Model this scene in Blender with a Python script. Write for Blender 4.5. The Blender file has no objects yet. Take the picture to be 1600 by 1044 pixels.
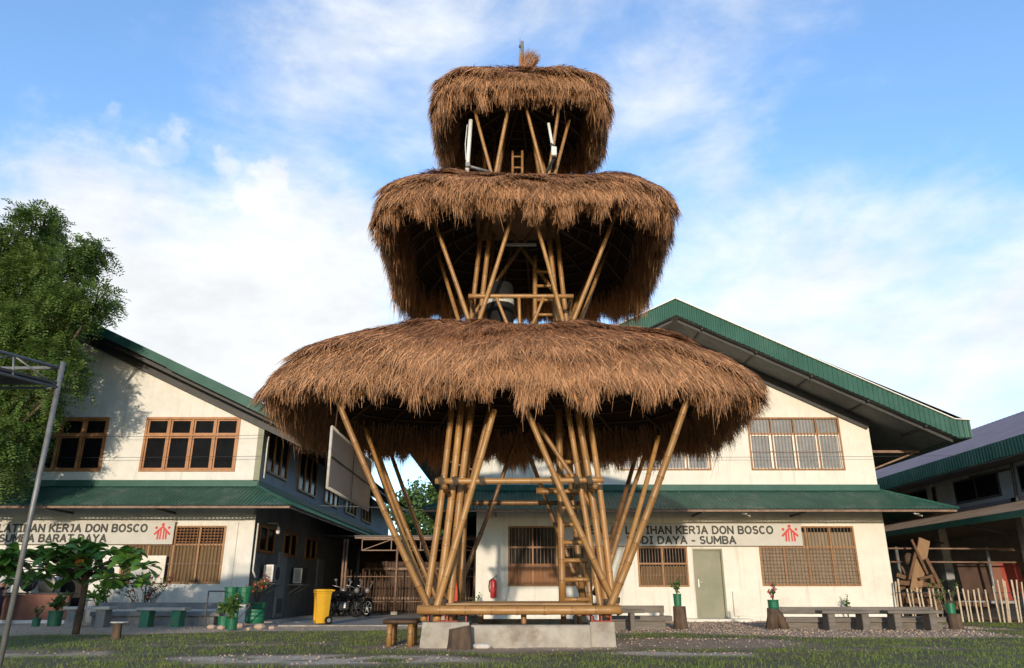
import bpy, math, random
import numpy as np
from mathutils import Vector, Matrix, Euler, noise as mnoise

random.seed(7)
rng = np.random.default_rng(11)
S = bpy.context.scene
COL = S.collection
R = math.radians

# ------------------------------------------------------------------ camera
F, HC = 1167.0, 0.80
PITCH = math.atan(F / 3377.0)
cp, sp = math.cos(PITCH), math.sin(PITCH)
cam_d = bpy.data.cameras.new('camera')
cam_d.sensor_fit = 'HORIZONTAL'
cam_d.sensor_width = 36.0
cam_d.lens = F / 1600 * 36.0
cam_d.clip_start = 0.05
cam_d.clip_end = 3000
cam = bpy.data.objects.new('camera', cam_d)
cam.location = (0, 0, HC)
cam.rotation_euler = (math.pi / 2 + PITCH, 0, 0)
COL.objects.link(cam)
S.camera = cam

# ------------------------------------------------------------------ light
SUN_EL, SUN_AZ = R(8.0), R(4.0)          # sun behind the camera, a touch to its left
sun_d = bpy.data.lights.new('sun', 'SUN')
sun_d.energy = 2.0
sun_d.angle = R(1.0)
sun_d.color = (1.0, 0.835, 0.63)
sun = bpy.data.objects.new('sun', sun_d)
trav = Vector((math.sin(SUN_AZ) * math.cos(SUN_EL), math.cos(SUN_AZ) * math.cos(SUN_EL), -math.sin(SUN_EL)))
sun.rotation_euler = trav.to_track_quat('-Z', 'Y').to_euler()
sun.location = (0, -20, 20)
COL.objects.link(sun)

W = bpy.data.worlds.new('World')
S.world = W
W.use_nodes = True
wn, wl = W.node_tree.nodes, W.node_tree.links
wn.clear()


def wnode(t, **kw):
    n = wn.new(t)
    for k, v in kw.items():
        setattr(n, k, v)
    return n


def wmath(op, a, b=None, clamp=False):
    n = wnode('ShaderNodeMath', operation=op, use_clamp=clamp)
    for i, v in enumerate((a, b)):
        if v is None:
            continue
        if isinstance(v, (int, float)):
            n.inputs[i].default_value = v
        else:
            wl.new(v, n.inputs[i])
    return n.outputs[0]


sky = wnode('ShaderNodeTexSky', sky_type='NISHITA', sun_disc=False)
sky.sun_elevation = SUN_EL
sky.sun_rotation = math.pi + SUN_AZ
sky.air_density = 1.0
sky.dust_density = 0.3
sky.ozone_density = 3.0
bg_sky = wnode('ShaderNodeBackground')
bg_sky.inputs['Strength'].default_value = 0.15
bg_cl = wnode('ShaderNodeBackground')
bg_cl.inputs['Color'].default_value = (0.94, 0.97, 1.0, 1)
bg_cl.inputs['Strength'].default_value = 0.58
tc = wnode('ShaderNodeTexCoord')
DIR = tc.outputs['Generated']


def sky_dir(px, py):
    u, v = px - 800, py - 522
    return Vector((u, F * cp + v * sp, F * sp - v * cp)).normalized()


wz = wnode('ShaderNodeTexNoise', noise_dimensions='3D')
wl.new(DIR, wz.inputs['Vector'])
wz.inputs['Scale'].default_value = 17.0
wz.inputs['Detail'].default_value = 7
wz.inputs['Roughness'].default_value = 0.62
wsub = wnode('ShaderNodeVectorMath', operation='SUBTRACT')
wl.new(wz.outputs['Color'], wsub.inputs[0]); wsub.inputs[1].default_value = (0.5, 0.5, 0.5)
wsc = wnode('ShaderNodeVectorMath', operation='SCALE')
wl.new(wsub.outputs[0], wsc.inputs[0]); wsc.inputs['Scale'].default_value = 0.085
wadd = wnode('ShaderNodeVectorMath', operation='ADD')
wl.new(DIR, wadd.inputs[0]); wl.new(wsc.outputs[0], wadd.inputs[1])
wnm = wnode('ShaderNodeVectorMath', operation='NORMALIZE')
wl.new(wadd.outputs[0], wnm.inputs[0])
WARP = wnm.outputs[0]      # ragged cloud edges


def blob(px, py, r_in, r_out, wgt):
    d = wnode('ShaderNodeVectorMath', operation='DOT_PRODUCT')
    wl.new(WARP, d.inputs[0])
    d.inputs[1].default_value = sky_dir(px, py)
    m = wnode('ShaderNodeMapRange', interpolation_type='SMOOTHSTEP')
    wl.new(d.outputs['Value'], m.inputs['Value'])
    m.inputs['From Min'].default_value = math.cos(R(r_out))
    m.inputs['From Max'].default_value = math.cos(R(r_in))
    m.inputs['To Min'].default_value = 0
    m.inputs['To Max'].default_value = wgt
    return m.outputs['Result']


mp = wnode('ShaderNodeMapping')
wl.new(DIR, mp.inputs['Vector'])
mp.inputs['Rotation'].default_value = (0.0, R(-22), R(10))
mp.inputs['Scale'].default_value = (1.0, 1.0, 2.2)
nz = wnode('ShaderNodeTexNoise', noise_dimensions='3D')
wl.new(mp.outputs[0], nz.inputs['Vector'])
nz.inputs['Scale'].default_value = 3.1
nz.inputs['Detail'].default_value = 9
nz.inputs['Roughness'].default_value = 0.56
nz.inputs['Distortion'].default_value = 0.5
nz2 = wnode('ShaderNodeTexNoise', noise_dimensions='3D')
wl.new(mp.outputs[0], nz2.inputs['Vector'])
nz2.inputs['Scale'].default_value = 9.0
nz2.inputs['Detail'].default_value = 7
nz2.inputs['Roughness'].default_value = 0.6
dens = wmath('ADD', wmath('MULTIPLY', nz.outputs[0], 1.3), wmath('MULTIPLY', nz2.outputs[0], 0.35))
dens = wmath('SUBTRACT', dens, 0.95)
for a in [(300, 530, 8, 19, 0.72), (30, 400, 3, 12, 0.26), (640, 90, 2, 12, 0.22), (420, 50, 2, 9, 0.16), (1330, 450, 6, 22, 0.31),
          (1500, 580, 5, 18, 0.32), (990, 20, 2, 10, 0.22), (1240, 20, 1, 6, 0.20), (1060, 200, 2, 8, 0.18), (1400, 240, 1, 8, 0.14),
          (60, 150, 4, 17, -0.26), (1500, 110, 4, 15, -0.28), (400, 230, 2, 10, -0.16), (250, 330, 1, 5, -0.06),
          (270, 213, 0.0, 1.5, 0.20), (425, 275, 0.0, 1.5, 0.22), (360, 257, 0.0, 1.2, 0.16), (232, 235, 0.0, 1.0, 0.15),
          (372, 308, 0.0, 1.1, 0.14), (420, 320, 0.0, 1.1, 0.13), (180, 170, 0.0, 0.8, 0.13), (600, 700, 20, 40, 0.12)]:
    dens = wmath('ADD', dens, blob(*a))
mr = wnode('ShaderNodeMapRange', interpolation_type='SMOOTHSTEP')
wl.new(dens, mr.inputs['Value'])
mr.inputs['From Min'].default_value = -0.12
mr.inputs['From Max'].default_value = 0.58
mr.inputs['To Min'].default_value = 0.04
# clouds only in the half of the sky away from the sun
sx = wnode('ShaderNodeSeparateXYZ')
wl.new(DIR, sx.inputs[0])
fr = wnode('ShaderNodeMapRange')
wl.new(sx.outputs[1], fr.inputs['Value'])
fr.inputs['From Min'].default_value = -0.15
fr.inputs['From Max'].default_value = 0.35
cfac = wmath('MULTIPLY', mr.outputs[0], fr.outputs[0], clamp=True)
mixs = wnode('ShaderNodeMixShader')
wl.new(cfac, mixs.inputs[0])
gain = wnode('ShaderNodeMix', data_type='RGBA', blend_type='MULTIPLY')   # clearer, bluer air away from the sun
wl.new(fr.outputs[0], gain.inputs[0])
wl.new(sky.outputs[0], gain.inputs[6])
gain.inputs[7].default_value = (1.62, 1.62, 1.70, 1)
wl.new(gain.outputs[2], bg_sky.inputs['Color'])
shd = wnode('ShaderNodeMapRange')
wl.new(nz2.outputs[0], shd.inputs['Value'])
shd.inputs['From Min'].default_value = 0.3; shd.inputs['From Max'].default_value = 0.65
shd.inputs['To Min'].default_value = 0.50; shd.inputs['To Max'].default_value = 0.60
wl.new(shd.outputs[0], bg_cl.inputs['Strength'])
wl.new(bg_sky.outputs[0], mixs.inputs[1])
wl.new(bg_cl.outputs[0], mixs.inputs[2])
wo = wnode('ShaderNodeOutputWorld')
wl.new(mixs.outputs[0], wo.inputs['Surface'])

S.view_settings.view_transform = 'Standard'
S.view_settings.look = 'None'
S.view_settings.exposure = 0.87
S.view_settings.gamma = 1.0
S.view_settings.use_curve_mapping = False
S.cycles.max_bounces = 6
S.cycles.use_denoising = True


# ------------------------------------------------------------------ helpers
def P(px, py, Y):
    """point of the photograph on the vertical plane at distance Y"""
    u, v = px - 800, py - 522
    y = F * cp + v * sp
    return Vector((u / y * Y, Y, (F * sp - v * cp) / y * Y + HC))


def G(px, py):
    u, v = px - 800, py - 522
    y, z = F * cp + v * sp, F * sp - v * cp
    t = -HC / z
    return Vector((u * t, y * t, 0.0))


MATS = {}


def mat(name, c1, c2=None, rough=0.7, scale=6.0, detail=6, metal=0.0, bump=0.0, bscale=None, spec=0.5, stretch=(1, 1, 1),
        attr=None, island=False, lo=0.35, hi=0.65, c3=None, s3=1.2, w3=0.5, trans=0.0, streak=0.0):
    m = bpy.data.materials.new(name)
    m.use_nodes = True
    n, l = m.node_tree.nodes, m.node_tree.links
    b = n['Principled BSDF']
    b.inputs['Roughness'].default_value = rough
    b.inputs['Metallic'].default_value = metal
    b.inputs['Specular IOR Level'].default_value = spec
    c2 = c2 or c1
    tcn = n.new('ShaderNodeTexCoord')
    mpn = n.new('ShaderNodeMapping')
    l.new(tcn.outputs['Object'], mpn.inputs['Vector'])
    mpn.inputs['Scale'].default_value = stretch
    nt = n.new('ShaderNodeTexNoise')
    nt.inputs['Scale'].default_value = scale
    nt.inputs['Detail'].default_value = detail
    nt.inputs['Roughness'].default_value = 0.62
    l.new(mpn.outputs[0], nt.inputs['Vector'])
    rp = n.new('ShaderNodeValToRGB')
    rp.color_ramp.elements[0].position = lo
    rp.color_ramp.elements[1].position = hi
    rp.color_ramp.elements[0].color = (*c1, 1)
    rp.color_ramp.elements[1].color = (*c2, 1)
    fac = nt.outputs[0]
    if attr:
        at = n.new('ShaderNodeAttribute')
        at.attribute_name = attr
        mm = n.new('ShaderNodeMath'); mm.operation = 'MULTIPLY_ADD'
        l.new(nt.outputs[0], mm.inputs[0]); mm.inputs[1].default_value = 0.5
        l.new(at.outputs['Fac'], mm.inputs[2])
        m2 = n.new('ShaderNodeMath'); m2.operation = 'SUBTRACT'
        l.new(mm.outputs[0], m2.inputs[0]); m2.inputs[1].default_value = 0.25
        fac = m2.outputs[0]
        rp.color_ramp.elements[0].position = 0.0
        rp.color_ramp.elements[1].position = 1.0
    if island:
        ge = n.new('ShaderNodeNewGeometry')
        mm = n.new('ShaderNodeMath'); mm.operation = 'MULTIPLY_ADD'
        l.new(ge.outputs['Random Per Island'], mm.inputs[0]); mm.inputs[1].default_value = 0.6
        m2 = n.new('ShaderNodeMath'); m2.operation = 'MULTIPLY'
        l.new(nt.outputs[0], m2.inputs[0]); m2.inputs[1].default_value = 0.5
        l.new(m2.outputs[0], mm.inputs[2])
        fac = mm.outputs[0]
        rp.color_ramp.elements[0].position = 0.1
        rp.color_ramp.elements[1].position = 0.85
    l.new(fac, rp.inputs[0])
    colout = rp.outputs[0]
    if c3:
        nt3 = n.new('ShaderNodeTexNoise')
        nt3.inputs['Scale'].default_value = s3
        nt3.inputs['Detail'].default_value = 8
        nt3.inputs['Roughness'].default_value = 0.7
        l.new(mpn.outputs[0], nt3.inputs['Vector'])
        r3 = n.new('ShaderNodeMapRange')
        r3.inputs['From Min'].default_value = 0.52
        r3.inputs['From Max'].default_value = 0.72
        r3.inputs['To Max'].default_value = w3
        l.new(nt3.outputs[0], r3.inputs['Value'])
        mx = n.new('ShaderNodeMix'); mx.data_type = 'RGBA'
        l.new(r3.outputs[0], mx.inputs[0])
        l.new(colout, mx.inputs[6])
        mx.inputs[7].default_value = (*c3, 1)
        colout = mx.outputs[2]
    if streak:
        ms_ = n.new('ShaderNodeMapping')
        l.new(tcn.outputs['Object'], ms_.inputs['Vector'])
        ms_.inputs['Scale'].default_value = (5.0, 5.0, 0.22)
        ns_ = n.new('ShaderNodeTexNoise')
        ns_.inputs['Scale'].default_value = 1.0
        ns_.inputs['Detail'].default_value = 9
        ns_.inputs['Roughness'].default_value = 0.7
        l.new(ms_.outputs[0], ns_.inputs['Vector'])
        r_s = n.new('ShaderNodeMapRange')
        r_s.inputs['From Min'].default_value = 0.54
        r_s.inputs['From Max'].default_value = 0.74
        r_s.inputs['To Max'].default_value = streak
        l.new(ns_.outputs[0], r_s.inputs['Value'])
        mx = n.new('ShaderNodeMix'); mx.data_type = 'RGBA'
        l.new(r_s.outputs[0], mx.inputs[0])
        l.new(colout, mx.inputs[6])
        mx.inputs[7].default_value = (0.36, 0.34, 0.29, 1)
        colout = mx.outputs[2]
    l.new(colout, b.inputs['Base Color'])
    if bump:
        bn = n.new('ShaderNodeTexNoise')
        bn.inputs['Scale'].default_value = bscale or scale * 5
        bn.inputs['Detail'].default_value = 6
        l.new(mpn.outputs[0], bn.inputs['Vector'])
        bp = n.new('ShaderNodeBump')
        bp.inputs['Strength'].default_value = bump
        bp.inputs['Distance'].default_value = 0.02
        l.new(bn.outputs[0], bp.inputs['Height'])
        l.new(bp.outputs[0], b.inputs['Normal'])
    if trans:
        tr = n.new('ShaderNodeBsdfTranslucent')
        l.new(colout, tr.inputs['Color'])
        ms = n.new('ShaderNodeMixShader')
        ms.inputs[0].default_value = trans
        l.new(b.outputs[0], ms.inputs[1]); l.new(tr.outputs[0], ms.inputs[2])
        l.new(ms.outputs[0], n['Material Output'].inputs['Surface'])
    MATS[name] = m
    return m


M = MATS
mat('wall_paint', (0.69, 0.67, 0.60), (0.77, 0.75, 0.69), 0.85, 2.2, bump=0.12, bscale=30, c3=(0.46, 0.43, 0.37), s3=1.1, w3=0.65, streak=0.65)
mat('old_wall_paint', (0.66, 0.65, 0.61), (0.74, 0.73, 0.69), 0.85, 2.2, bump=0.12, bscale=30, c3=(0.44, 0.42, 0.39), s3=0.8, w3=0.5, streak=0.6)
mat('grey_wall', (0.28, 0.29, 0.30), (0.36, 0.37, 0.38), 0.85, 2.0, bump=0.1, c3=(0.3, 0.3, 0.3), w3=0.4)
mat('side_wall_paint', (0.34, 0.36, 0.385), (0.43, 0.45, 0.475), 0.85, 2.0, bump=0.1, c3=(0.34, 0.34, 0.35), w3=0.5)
mat('shaded_wall', (0.16, 0.165, 0.17), (0.23, 0.235, 0.24), 0.85, 1.6, bump=0.1, c3=(0.12, 0.12, 0.12), w3=0.5)  # side wall grey darkened to carry the shade under the canopy
mat('green_sheet', (0.024, 0.082, 0.060), (0.045, 0.122, 0.088), 0.5, 1.4, c3=(0.16, 0.20, 0.165), s3=1.7, w3=0.8, spec=0.35, stretch=(1, 1, 0.5))
mat('green_fascia', (0.018, 0.080, 0.062), (0.034, 0.115, 0.088), 0.5, 1.0, c3=(0.075, 0.15, 0.12), s3=1.5, w3=0.5, spec=0.3)
mat('soffit_board', (0.12, 0.12, 0.115), (0.17, 0.17, 0.165), 0.8, 3, c3=(0.12, 0.12, 0.12), w3=0.4)
mat('dark_steel', (0.03, 0.032, 0.035), (0.05, 0.05, 0.055), 0.6, 8)
mat('roof_sheet_mauve', (0.16, 0.13, 0.165), (0.22, 0.185, 0.215), 0.55, 1.2, c3=(0.18, 0.14, 0.13), w3=0.5)
mat('roof_sheet_rust', (0.20, 0.14, 0.10), (0.28, 0.22, 0.17), 0.7, 1.5, c3=(0.12, 0.08, 0.06), w3=0.6)
mat('ochre_frame', (0.25, 0.115, 0.038), (0.36, 0.18, 0.066), 0.55, 5, bump=0.05)
mat('wood_frame', (0.30, 0.125, 0.04), (0.42, 0.19, 0.07), 0.5, 5, stretch=(1, 1, 0.3))
mat('white_sash', (0.72, 0.70, 0.65), (0.80, 0.78, 0.73), 0.5, 5)
mat('window_glass', (0.007, 0.007, 0.008), (0.012, 0.012, 0.013), 0.12, 2, spec=0.04)
mat('grey_glass', (0.24, 0.24, 0.235), (0.31, 0.31, 0.30), 0.08, 2, spec=0.6)
mat('curtain', (0.11, 0.068, 0.028), (0.18, 0.115, 0.05), 0.9, 3, stretch=(14, 14, 0.5))
mat('brown_curtain', (0.20, 0.085, 0.035), (0.26, 0.12, 0.05), 0.8, 3, stretch=(14, 14, 0.5))
mat('pale_blind', (0.20, 0.16, 0.11), (0.30, 0.24, 0.165), 0.8, 3, stretch=(10, 10, 0.6))
mat('interior_dark', (0.02, 0.018, 0.016), (0.03, 0.027, 0.024), 0.9, 2)
mat('door_paint', (0.17, 0.18, 0.12), (0.23, 0.23, 0.16), 0.5, 1.6, c3=(0.28, 0.25, 0.15), s3=1.8, w3=0.5)
mat('steel', (0.42, 0.42, 0.42), (0.5, 0.5, 0.5), 0.35, 6, metal=0.8)
mat('galvanised', (0.16, 0.165, 0.17), (0.25, 0.255, 0.26), 0.5, 9, metal=0.3, c3=(0.17, 0.13, 0.10), s3=4, w3=0.4)
mat('sign_panel', (0.47, 0.46, 0.43), (0.55, 0.54, 0.51), 0.6, 1.5, c3=(0.52, 0.50, 0.45), s3=0.8, w3=0.4)
mat('sign_ink', (0.025, 0.028, 0.025), (0.04, 0.042, 0.04), 0.6, 5)
mat('emblem_red', (0.50, 0.04, 0.04), (0.60, 0.06, 0.05), 0.6, 5)
mat('bamboo', (0.085, 0.036, 0.012), (0.48, 0.26, 0.088), 0.42, 5, attr='tint', stretch=(1, 1, 0.35), bump=0.05, bscale=30)
mat('shaded_bamboo', (0.02, 0.010, 0.006), (0.13, 0.070, 0.034), 0.7, 5, attr='tint')  # bamboo for the alley fence, with the alley's shade put into its colour
mat('rope', (0.06, 0.045, 0.03), (0.11, 0.085, 0.06), 0.9, 30)
mat('dark_bamboo', (0.05, 0.025, 0.012), (0.20, 0.115, 0.055), 0.6, 5, attr='tint')
mat('bamboo_plank', (0.22, 0.12, 0.05), (0.36, 0.22, 0.10), 0.6, 8, stretch=(0.4, 4, 4))
mat('grey_bamboo', (0.14, 0.10, 0.07), (0.62, 0.51, 0.38), 0.65, 5, attr='tint')
mat('straw', (0.062, 0.026, 0.013), (0.47, 0.222, 0.108), 0.8, 1.6, island=True, c3=(0.13, 0.062, 0.040), s3=1.5, w3=0.75, trans=0.03)
mat('fringe_straw', (0.085, 0.037, 0.018), (0.65, 0.352, 0.178), 0.8, 1.6, island=True, c3=(0.20, 0.088, 0.046), s3=2.6, w3=0.65, trans=0.03)
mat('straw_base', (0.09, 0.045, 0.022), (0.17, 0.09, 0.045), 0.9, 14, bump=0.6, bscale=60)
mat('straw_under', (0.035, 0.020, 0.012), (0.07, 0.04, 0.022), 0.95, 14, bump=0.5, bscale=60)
mat('concrete', (0.27, 0.245, 0.21), (0.42, 0.39, 0.34), 0.9, 3, bump=0.4, bscale=25, c3=(0.19, 0.14, 0.095), s3=1.9, w3=0.85)
mat('grey_concrete', (0.20, 0.20, 0.20), (0.29, 0.28, 0.275), 0.9, 3, bump=0.3, bscale=25, c3=(0.09, 0.085, 0.08), s3=2, w3=0.6)
mat('pale_concrete', (0.48, 0.46, 0.42), (0.62, 0.60, 0.56), 0.9, 5, bump=0.3, bscale=25, c3=(0.15, 0.14, 0.13), s3=5, w3=0.8)
mat('weathered_wood', (0.115, 0.10, 0.088), (0.20, 0.178, 0.155), 0.85, 4, stretch=(0.4, 4, 4), bump=0.2, c3=(0.10, 0.085, 0.07), w3=0.5)
mat('scrap_wood', (0.085, 0.045, 0.023), (0.17, 0.092, 0.048), 0.8, 5, bump=0.15, c3=(0.12, 0.07, 0.04), w3=0.5)
mat('pale_wood', (0.22, 0.125, 0.06), (0.28, 0.17, 0.09), 0.7, 4, stretch=(4, 4, 0.5))
mat('bark', (0.055, 0.038, 0.027), (0.13, 0.088, 0.06), 0.95, 9, bump=0.8, bscale=20, stretch=(1, 1, 0.4))
mat('cut_wood', (0.22, 0.17, 0.12), (0.33, 0.27, 0.20), 0.8, 7)
mat('green_plastic', (0.010, 0.125, 0.060), (0.016, 0.16, 0.08), 0.4, 3)
mat('dull_green_plastic', (0.02, 0.12, 0.065), (0.03, 0.16, 0.09), 0.5, 3)
mat('green_paint', (0.04, 0.20, 0.12), (0.06, 0.24, 0.14), 0.7, 6, c3=(0.12, 0.09, 0.07), s3=5, w3=0.6)
mat('yellow_plastic', (0.62, 0.34, 0.012), (0.70, 0.40, 0.02), 0.4, 3)
mat('black_rubber', (0.010, 0.010, 0.010), (0.016, 0.016, 0.016), 0.85, 6, spec=0.2)
mat('black_plastic', (0.012, 0.013, 0.014), (0.02, 0.02, 0.022), 0.4, 6)
mat('red_paint', (0.42, 0.025, 0.025), (0.5, 0.04, 0.035), 0.35, 5)
mat('red_cloth', (0.50, 0.06, 0.03), (0.60, 0.09, 0.045), 0.8, 5)
mat('red_panel', (0.28, 0.03, 0.02), (0.36, 0.05, 0.03), 0.6, 3)
mat('brown_panel', (0.045, 0.021, 0.013), (0.075, 0.036, 0.021), 0.7, 3)
mat('rust_panel', (0.19, 0.075, 0.05), (0.24, 0.10, 0.065), 0.7, 3)
mat('white_plastic', (0.70, 0.70, 0.68), (0.78, 0.78, 0.76), 0.45, 3)
mat('poster_paper', (0.66, 0.60, 0.52), (0.76, 0.71, 0.64), 0.6, 3.5, c3=(0.55, 0.25, 0.2), s3=2.5, w3=0.25)
mat('screen_cloth', (0.58, 0.48, 0.45), (0.66, 0.56, 0.53), 0.85, 2.5, c3=(0.24, 0.2, 0.2), w3=0.4)
mat('pipe_rust', (0.16, 0.09, 0.06), (0.26, 0.17, 0.12), 0.6, 6)
mat('tarp', (0.018, 0.022, 0.028), (0.03, 0.034, 0.04), 0.6, 3)
mat('feather_leaf', (0.045, 0.105, 0.018), (0.16, 0.25, 0.055), 0.6, 0.8, island=True, trans=0.3)
mat('tree_leaf', (0.03, 0.085, 0.018), (0.12, 0.20, 0.045), 0.6, 0.6, island=True, trans=0.3)
mat('broad_leaf', (0.05, 0.15, 0.025), (0.16, 0.32, 0.05), 0.4, 2.0, island=True, trans=0.25)
mat('old_leaf', (0.45, 0.12, 0.02), (0.55, 0.2, 0.03), 0.5, 3, island=True)
mat('shrub_leaf', (0.03, 0.09, 0.018), (0.10, 0.19, 0.04), 0.5, 4, island=True, trans=0.2)
mat('flower', (0.40, 0.04, 0.06), (0.55, 0.10, 0.08), 0.6, 3, island=True)
mat('skin', (0.30, 0.16, 0.10), (0.33, 0.18, 0.115), 0.6, 5)
mat('navy_cloth', (0.012, 0.015, 0.03), (0.018, 0.022, 0.04), 0.85, 12)
mat('white_cloth', (0.55, 0.55, 0.53), (0.62, 0.62, 0.6), 0.85, 12)
mat('hair', (0.01, 0.008, 0.007), (0.016, 0.013, 0.011), 0.6, 20)
mat('pebble', (0.22, 0.145, 0.105), (0.58, 0.45, 0.36), 0.9, 3, island=True)
mat('white_stone', (0.5, 0.49, 0.46), (0.62, 0.6, 0.57), 0.9, 6, bump=0.3)
mat('grass_blade', (0.070, 0.140, 0.022), (0.27, 0.33, 0.070), 0.7, 0.5, island=True, trans=0.35, c3=(0.26, 0.19, 0.08), s3=0.7, w3=0.85)


def tag(o, label=None, cat=None, group=None, kind=None):
    if label: o['label'] = label
    if cat: o['category'] = cat
    if group: o['group'] = group
    if kind: o['kind'] = kind
    return o


def thing(name, label, cat, loc=(0, 0, 0), group=None):
    o = bpy.data.objects.new(name, None)
    o.empty_display_size = 0.2
    o.location = loc
    COL.objects.link(o)
    return tag(o, label, cat, group)


def woff(o):
    v = Vector((0, 0, 0))
    while o is not None:
        v += o.location
        o = o.parent
    return v


class MB:
    """collects shapes (world coordinates) that become ONE mesh object"""

    def __init__(s):
        s.v, s.f, s.t = [], [], []

    def add(s, vs, fs, tint=0.5):
        b = len(s.v)
        s.v += [tuple(p) for p in vs]
        s.f += [tuple(i + b for i in f) for f in fs]
        s.t += list(tint) if hasattr(tint, '__len__') else [tint] * len(vs)
        return s

    def box(s, x0, x1, y0, y1, z0, z1, bev=0.0):
        if bev:
            bev = min(bev, (x1 - x0) / 2.01, (y1 - y0) / 2.01, (z1 - z0) / 2.01)
            vs = []
            for sxx, xa in ((-1, x0), (1, x1)):
                for sy, ya in ((-1, y0), (1, y1)):
                    for sz, za in ((-1, z0), (1, z1)):
                        vs += [(xa, ya - sy * bev, za - sz * bev), (xa - sxx * bev, ya, za - sz * bev), (xa - sxx * bev, ya - sy * bev, za)]

            def I(i, j, k, a): return ((i * 2 + j) * 2 + k) * 3 + a
            fs = []
            for i in (0, 1):
                q = [I(i, 0, 0, 0), I(i, 1, 0, 0), I(i, 1, 1, 0), I(i, 0, 1, 0)]
                fs.append(q if i else q[::-1])
                q = [I(0, i, 0, 1), I(0, i, 1, 1), I(1, i, 1, 1), I(1, i, 0, 1)]
                fs.append(q if i else q[::-1])
                q = [I(0, 0, i, 2), I(1, 0, i, 2), I(1, 1, i, 2), I(0, 1, i, 2)]
                fs.append(q if i else q[::-1])
            for j in (0, 1):
                for k in (0, 1):
                    fs.append([I(0, j, k, 1), I(1, j, k, 1), I(1, j, k, 2), I(0, j, k, 2)])
                    fs.append([I(j, 0, k, 0), I(j, 1, k, 0), I(j, 1, k, 2), I(j, 0, k, 2)])
                    fs.append([I(j, k, 0, 0), I(j, k, 1, 0), I(j, k, 1, 1), I(j, k, 0, 1)])
            for i in (0, 1):
                for j in (0, 1):
                    for k in (0, 1):
                        fs.append([I(i, j, k, 0), I(i, j, k, 1), I(i, j, k, 2)])
            return s.add(vs, fs)
        vs = [(x, y, z) for x in (x0, x1) for y in (y0, y1) for z in (z0, z1)]
        fs = [(0, 1, 3, 2), (4, 6, 7, 5), (0, 4, 5, 1), (2, 3, 7, 6), (0, 2, 6, 4), (1, 5, 7, 3)]
        return s.add(vs, fs)

    def bar(s, a, b, w, h, up=(0, 0, 1)):
        a, b = Vector(a), Vector(b)
        d = (b - a).normalized()
        up = Vector(up)
        if abs(d.dot(up)) > 0.98:
            up = Vector((0, 1, 0))
        r = d.cross(up).normalized() * (w / 2)
        u = r.cross(d).normalized() * (h / 2)
        vs = [p + i * r + j * u for p in (a, b) for i, j in ((-1, -1), (1, -1), (1, 1), (-1, 1))]
        return s.add(vs, [(3, 2, 1, 0), (4, 5, 6, 7), (0, 1, 5, 4), (1, 2, 6, 5), (2, 3, 7, 6), (3, 0, 4, 7)])

    def path(s, pts, rad, seg=8, tints=None, cap=True):
        pts = [Vector(p) for p in pts]
        n = len(pts)
        rad = rad if hasattr(rad, '__len__') else [rad] * n
        vs, fs, tt = [], [], []
        prev = None
        for i, p in enumerate(pts):
            d = (pts[min(i + 1, n - 1)] - pts[max(i - 1, 0)])
            d = d.normalized() if d.length > 1e-9 else Vector((0, 0, 1))
            if prev is None:
                a = d.orthogonal().normalized()
            else:
                a = (prev - d * prev.dot(d)).normalized()
            prev = a
            b = d.cross(a)
            for k in range(seg):
                t = 2 * math.pi * k / seg
                vs.append(p + (a * math.cos(t) + b * math.sin(t)) * rad[i])
                tt.append(tints[i] if tints else 0.5)
        for i in range(n - 1):
            for k in range(seg):
                k2 = (k + 1) % seg
                fs.append((i * seg + k, i * seg + k2, (i + 1) * seg + k2, (i + 1) * seg + k))
        if cap:
            fs.append(tuple(range(seg))[::-1])
            fs.append(tuple((n - 1) * seg + k for k in range(seg)))
        return s.add(vs, fs, tt)

    def bamboo(s, a, b, r, tint=None, taper=0.9, seg=10, node=0.42, bend=0.012):
        a, b = Vector(a), Vector(b)
        L = (b - a).length
        d = (b - a) / L
        side = d.orthogonal().normalized()
        side = Matrix.Rotation(random.random() * 6.28, 3, d) @ side
        tint = tint if tint is not None else random.uniform(0.50, 0.85)
        t = random.uniform(0.05, node)
        ts = [(0.0, 1.0, tint)]
        while t < L - 0.04:
            for o, rr, tn in ((-0.03, 0.985, tint), (-0.010, 1.06, tint - 0.10), (0.0, 1.0, tint - 0.42), (0.010, 1.07, tint - 0.14), (0.035, 0.99, tint - 0.02)):
                ts.append((t + o, rr, tn))
            mid = t + node * 0.5
            if mid < L - 0.1:
                ts.append((mid, 0.965, tint + random.uniform(-0.07, 0.07)))
            t += node * random.uniform(0.88, 1.12)
        ts.append((L, 1.0, tint))
        ts = sorted(x for x in ts if 0 <= x[0] <= L)
        pts, rs, tn = [], [], []
        for q, rr, c in ts:
            k = q / L
            pts.append(a + d * q + side * bend * L * math.sin(math.pi * k))
            rs.append(r * rr * (1 + (taper - 1) * k))
            tn.append(c)
        return s.path(pts, rs, seg, tn)

    def lathe(s, c, prof, seg=20, tint=0.5):
        c = Vector(c)
        vs, fs = [], []
        n = len(prof)
        for r, z in prof:
            for k in range(seg):
                t = 2 * math.pi * k / seg
                vs.append(c + Vector((r * math.cos(t), r * math.sin(t), z)))
        for i in range(n - 1):
            for k in range(seg):
                k2 = (k + 1) % seg
                fs.append((i * seg + k, i * seg + k2, (i + 1) * seg + k2, (i + 1) * seg + k))
        fs.append(tuple(range(seg))[::-1])
        fs.append(tuple((n - 1) * seg + k for k in range(seg)))
        return s.add(vs, fs, tint)

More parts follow.
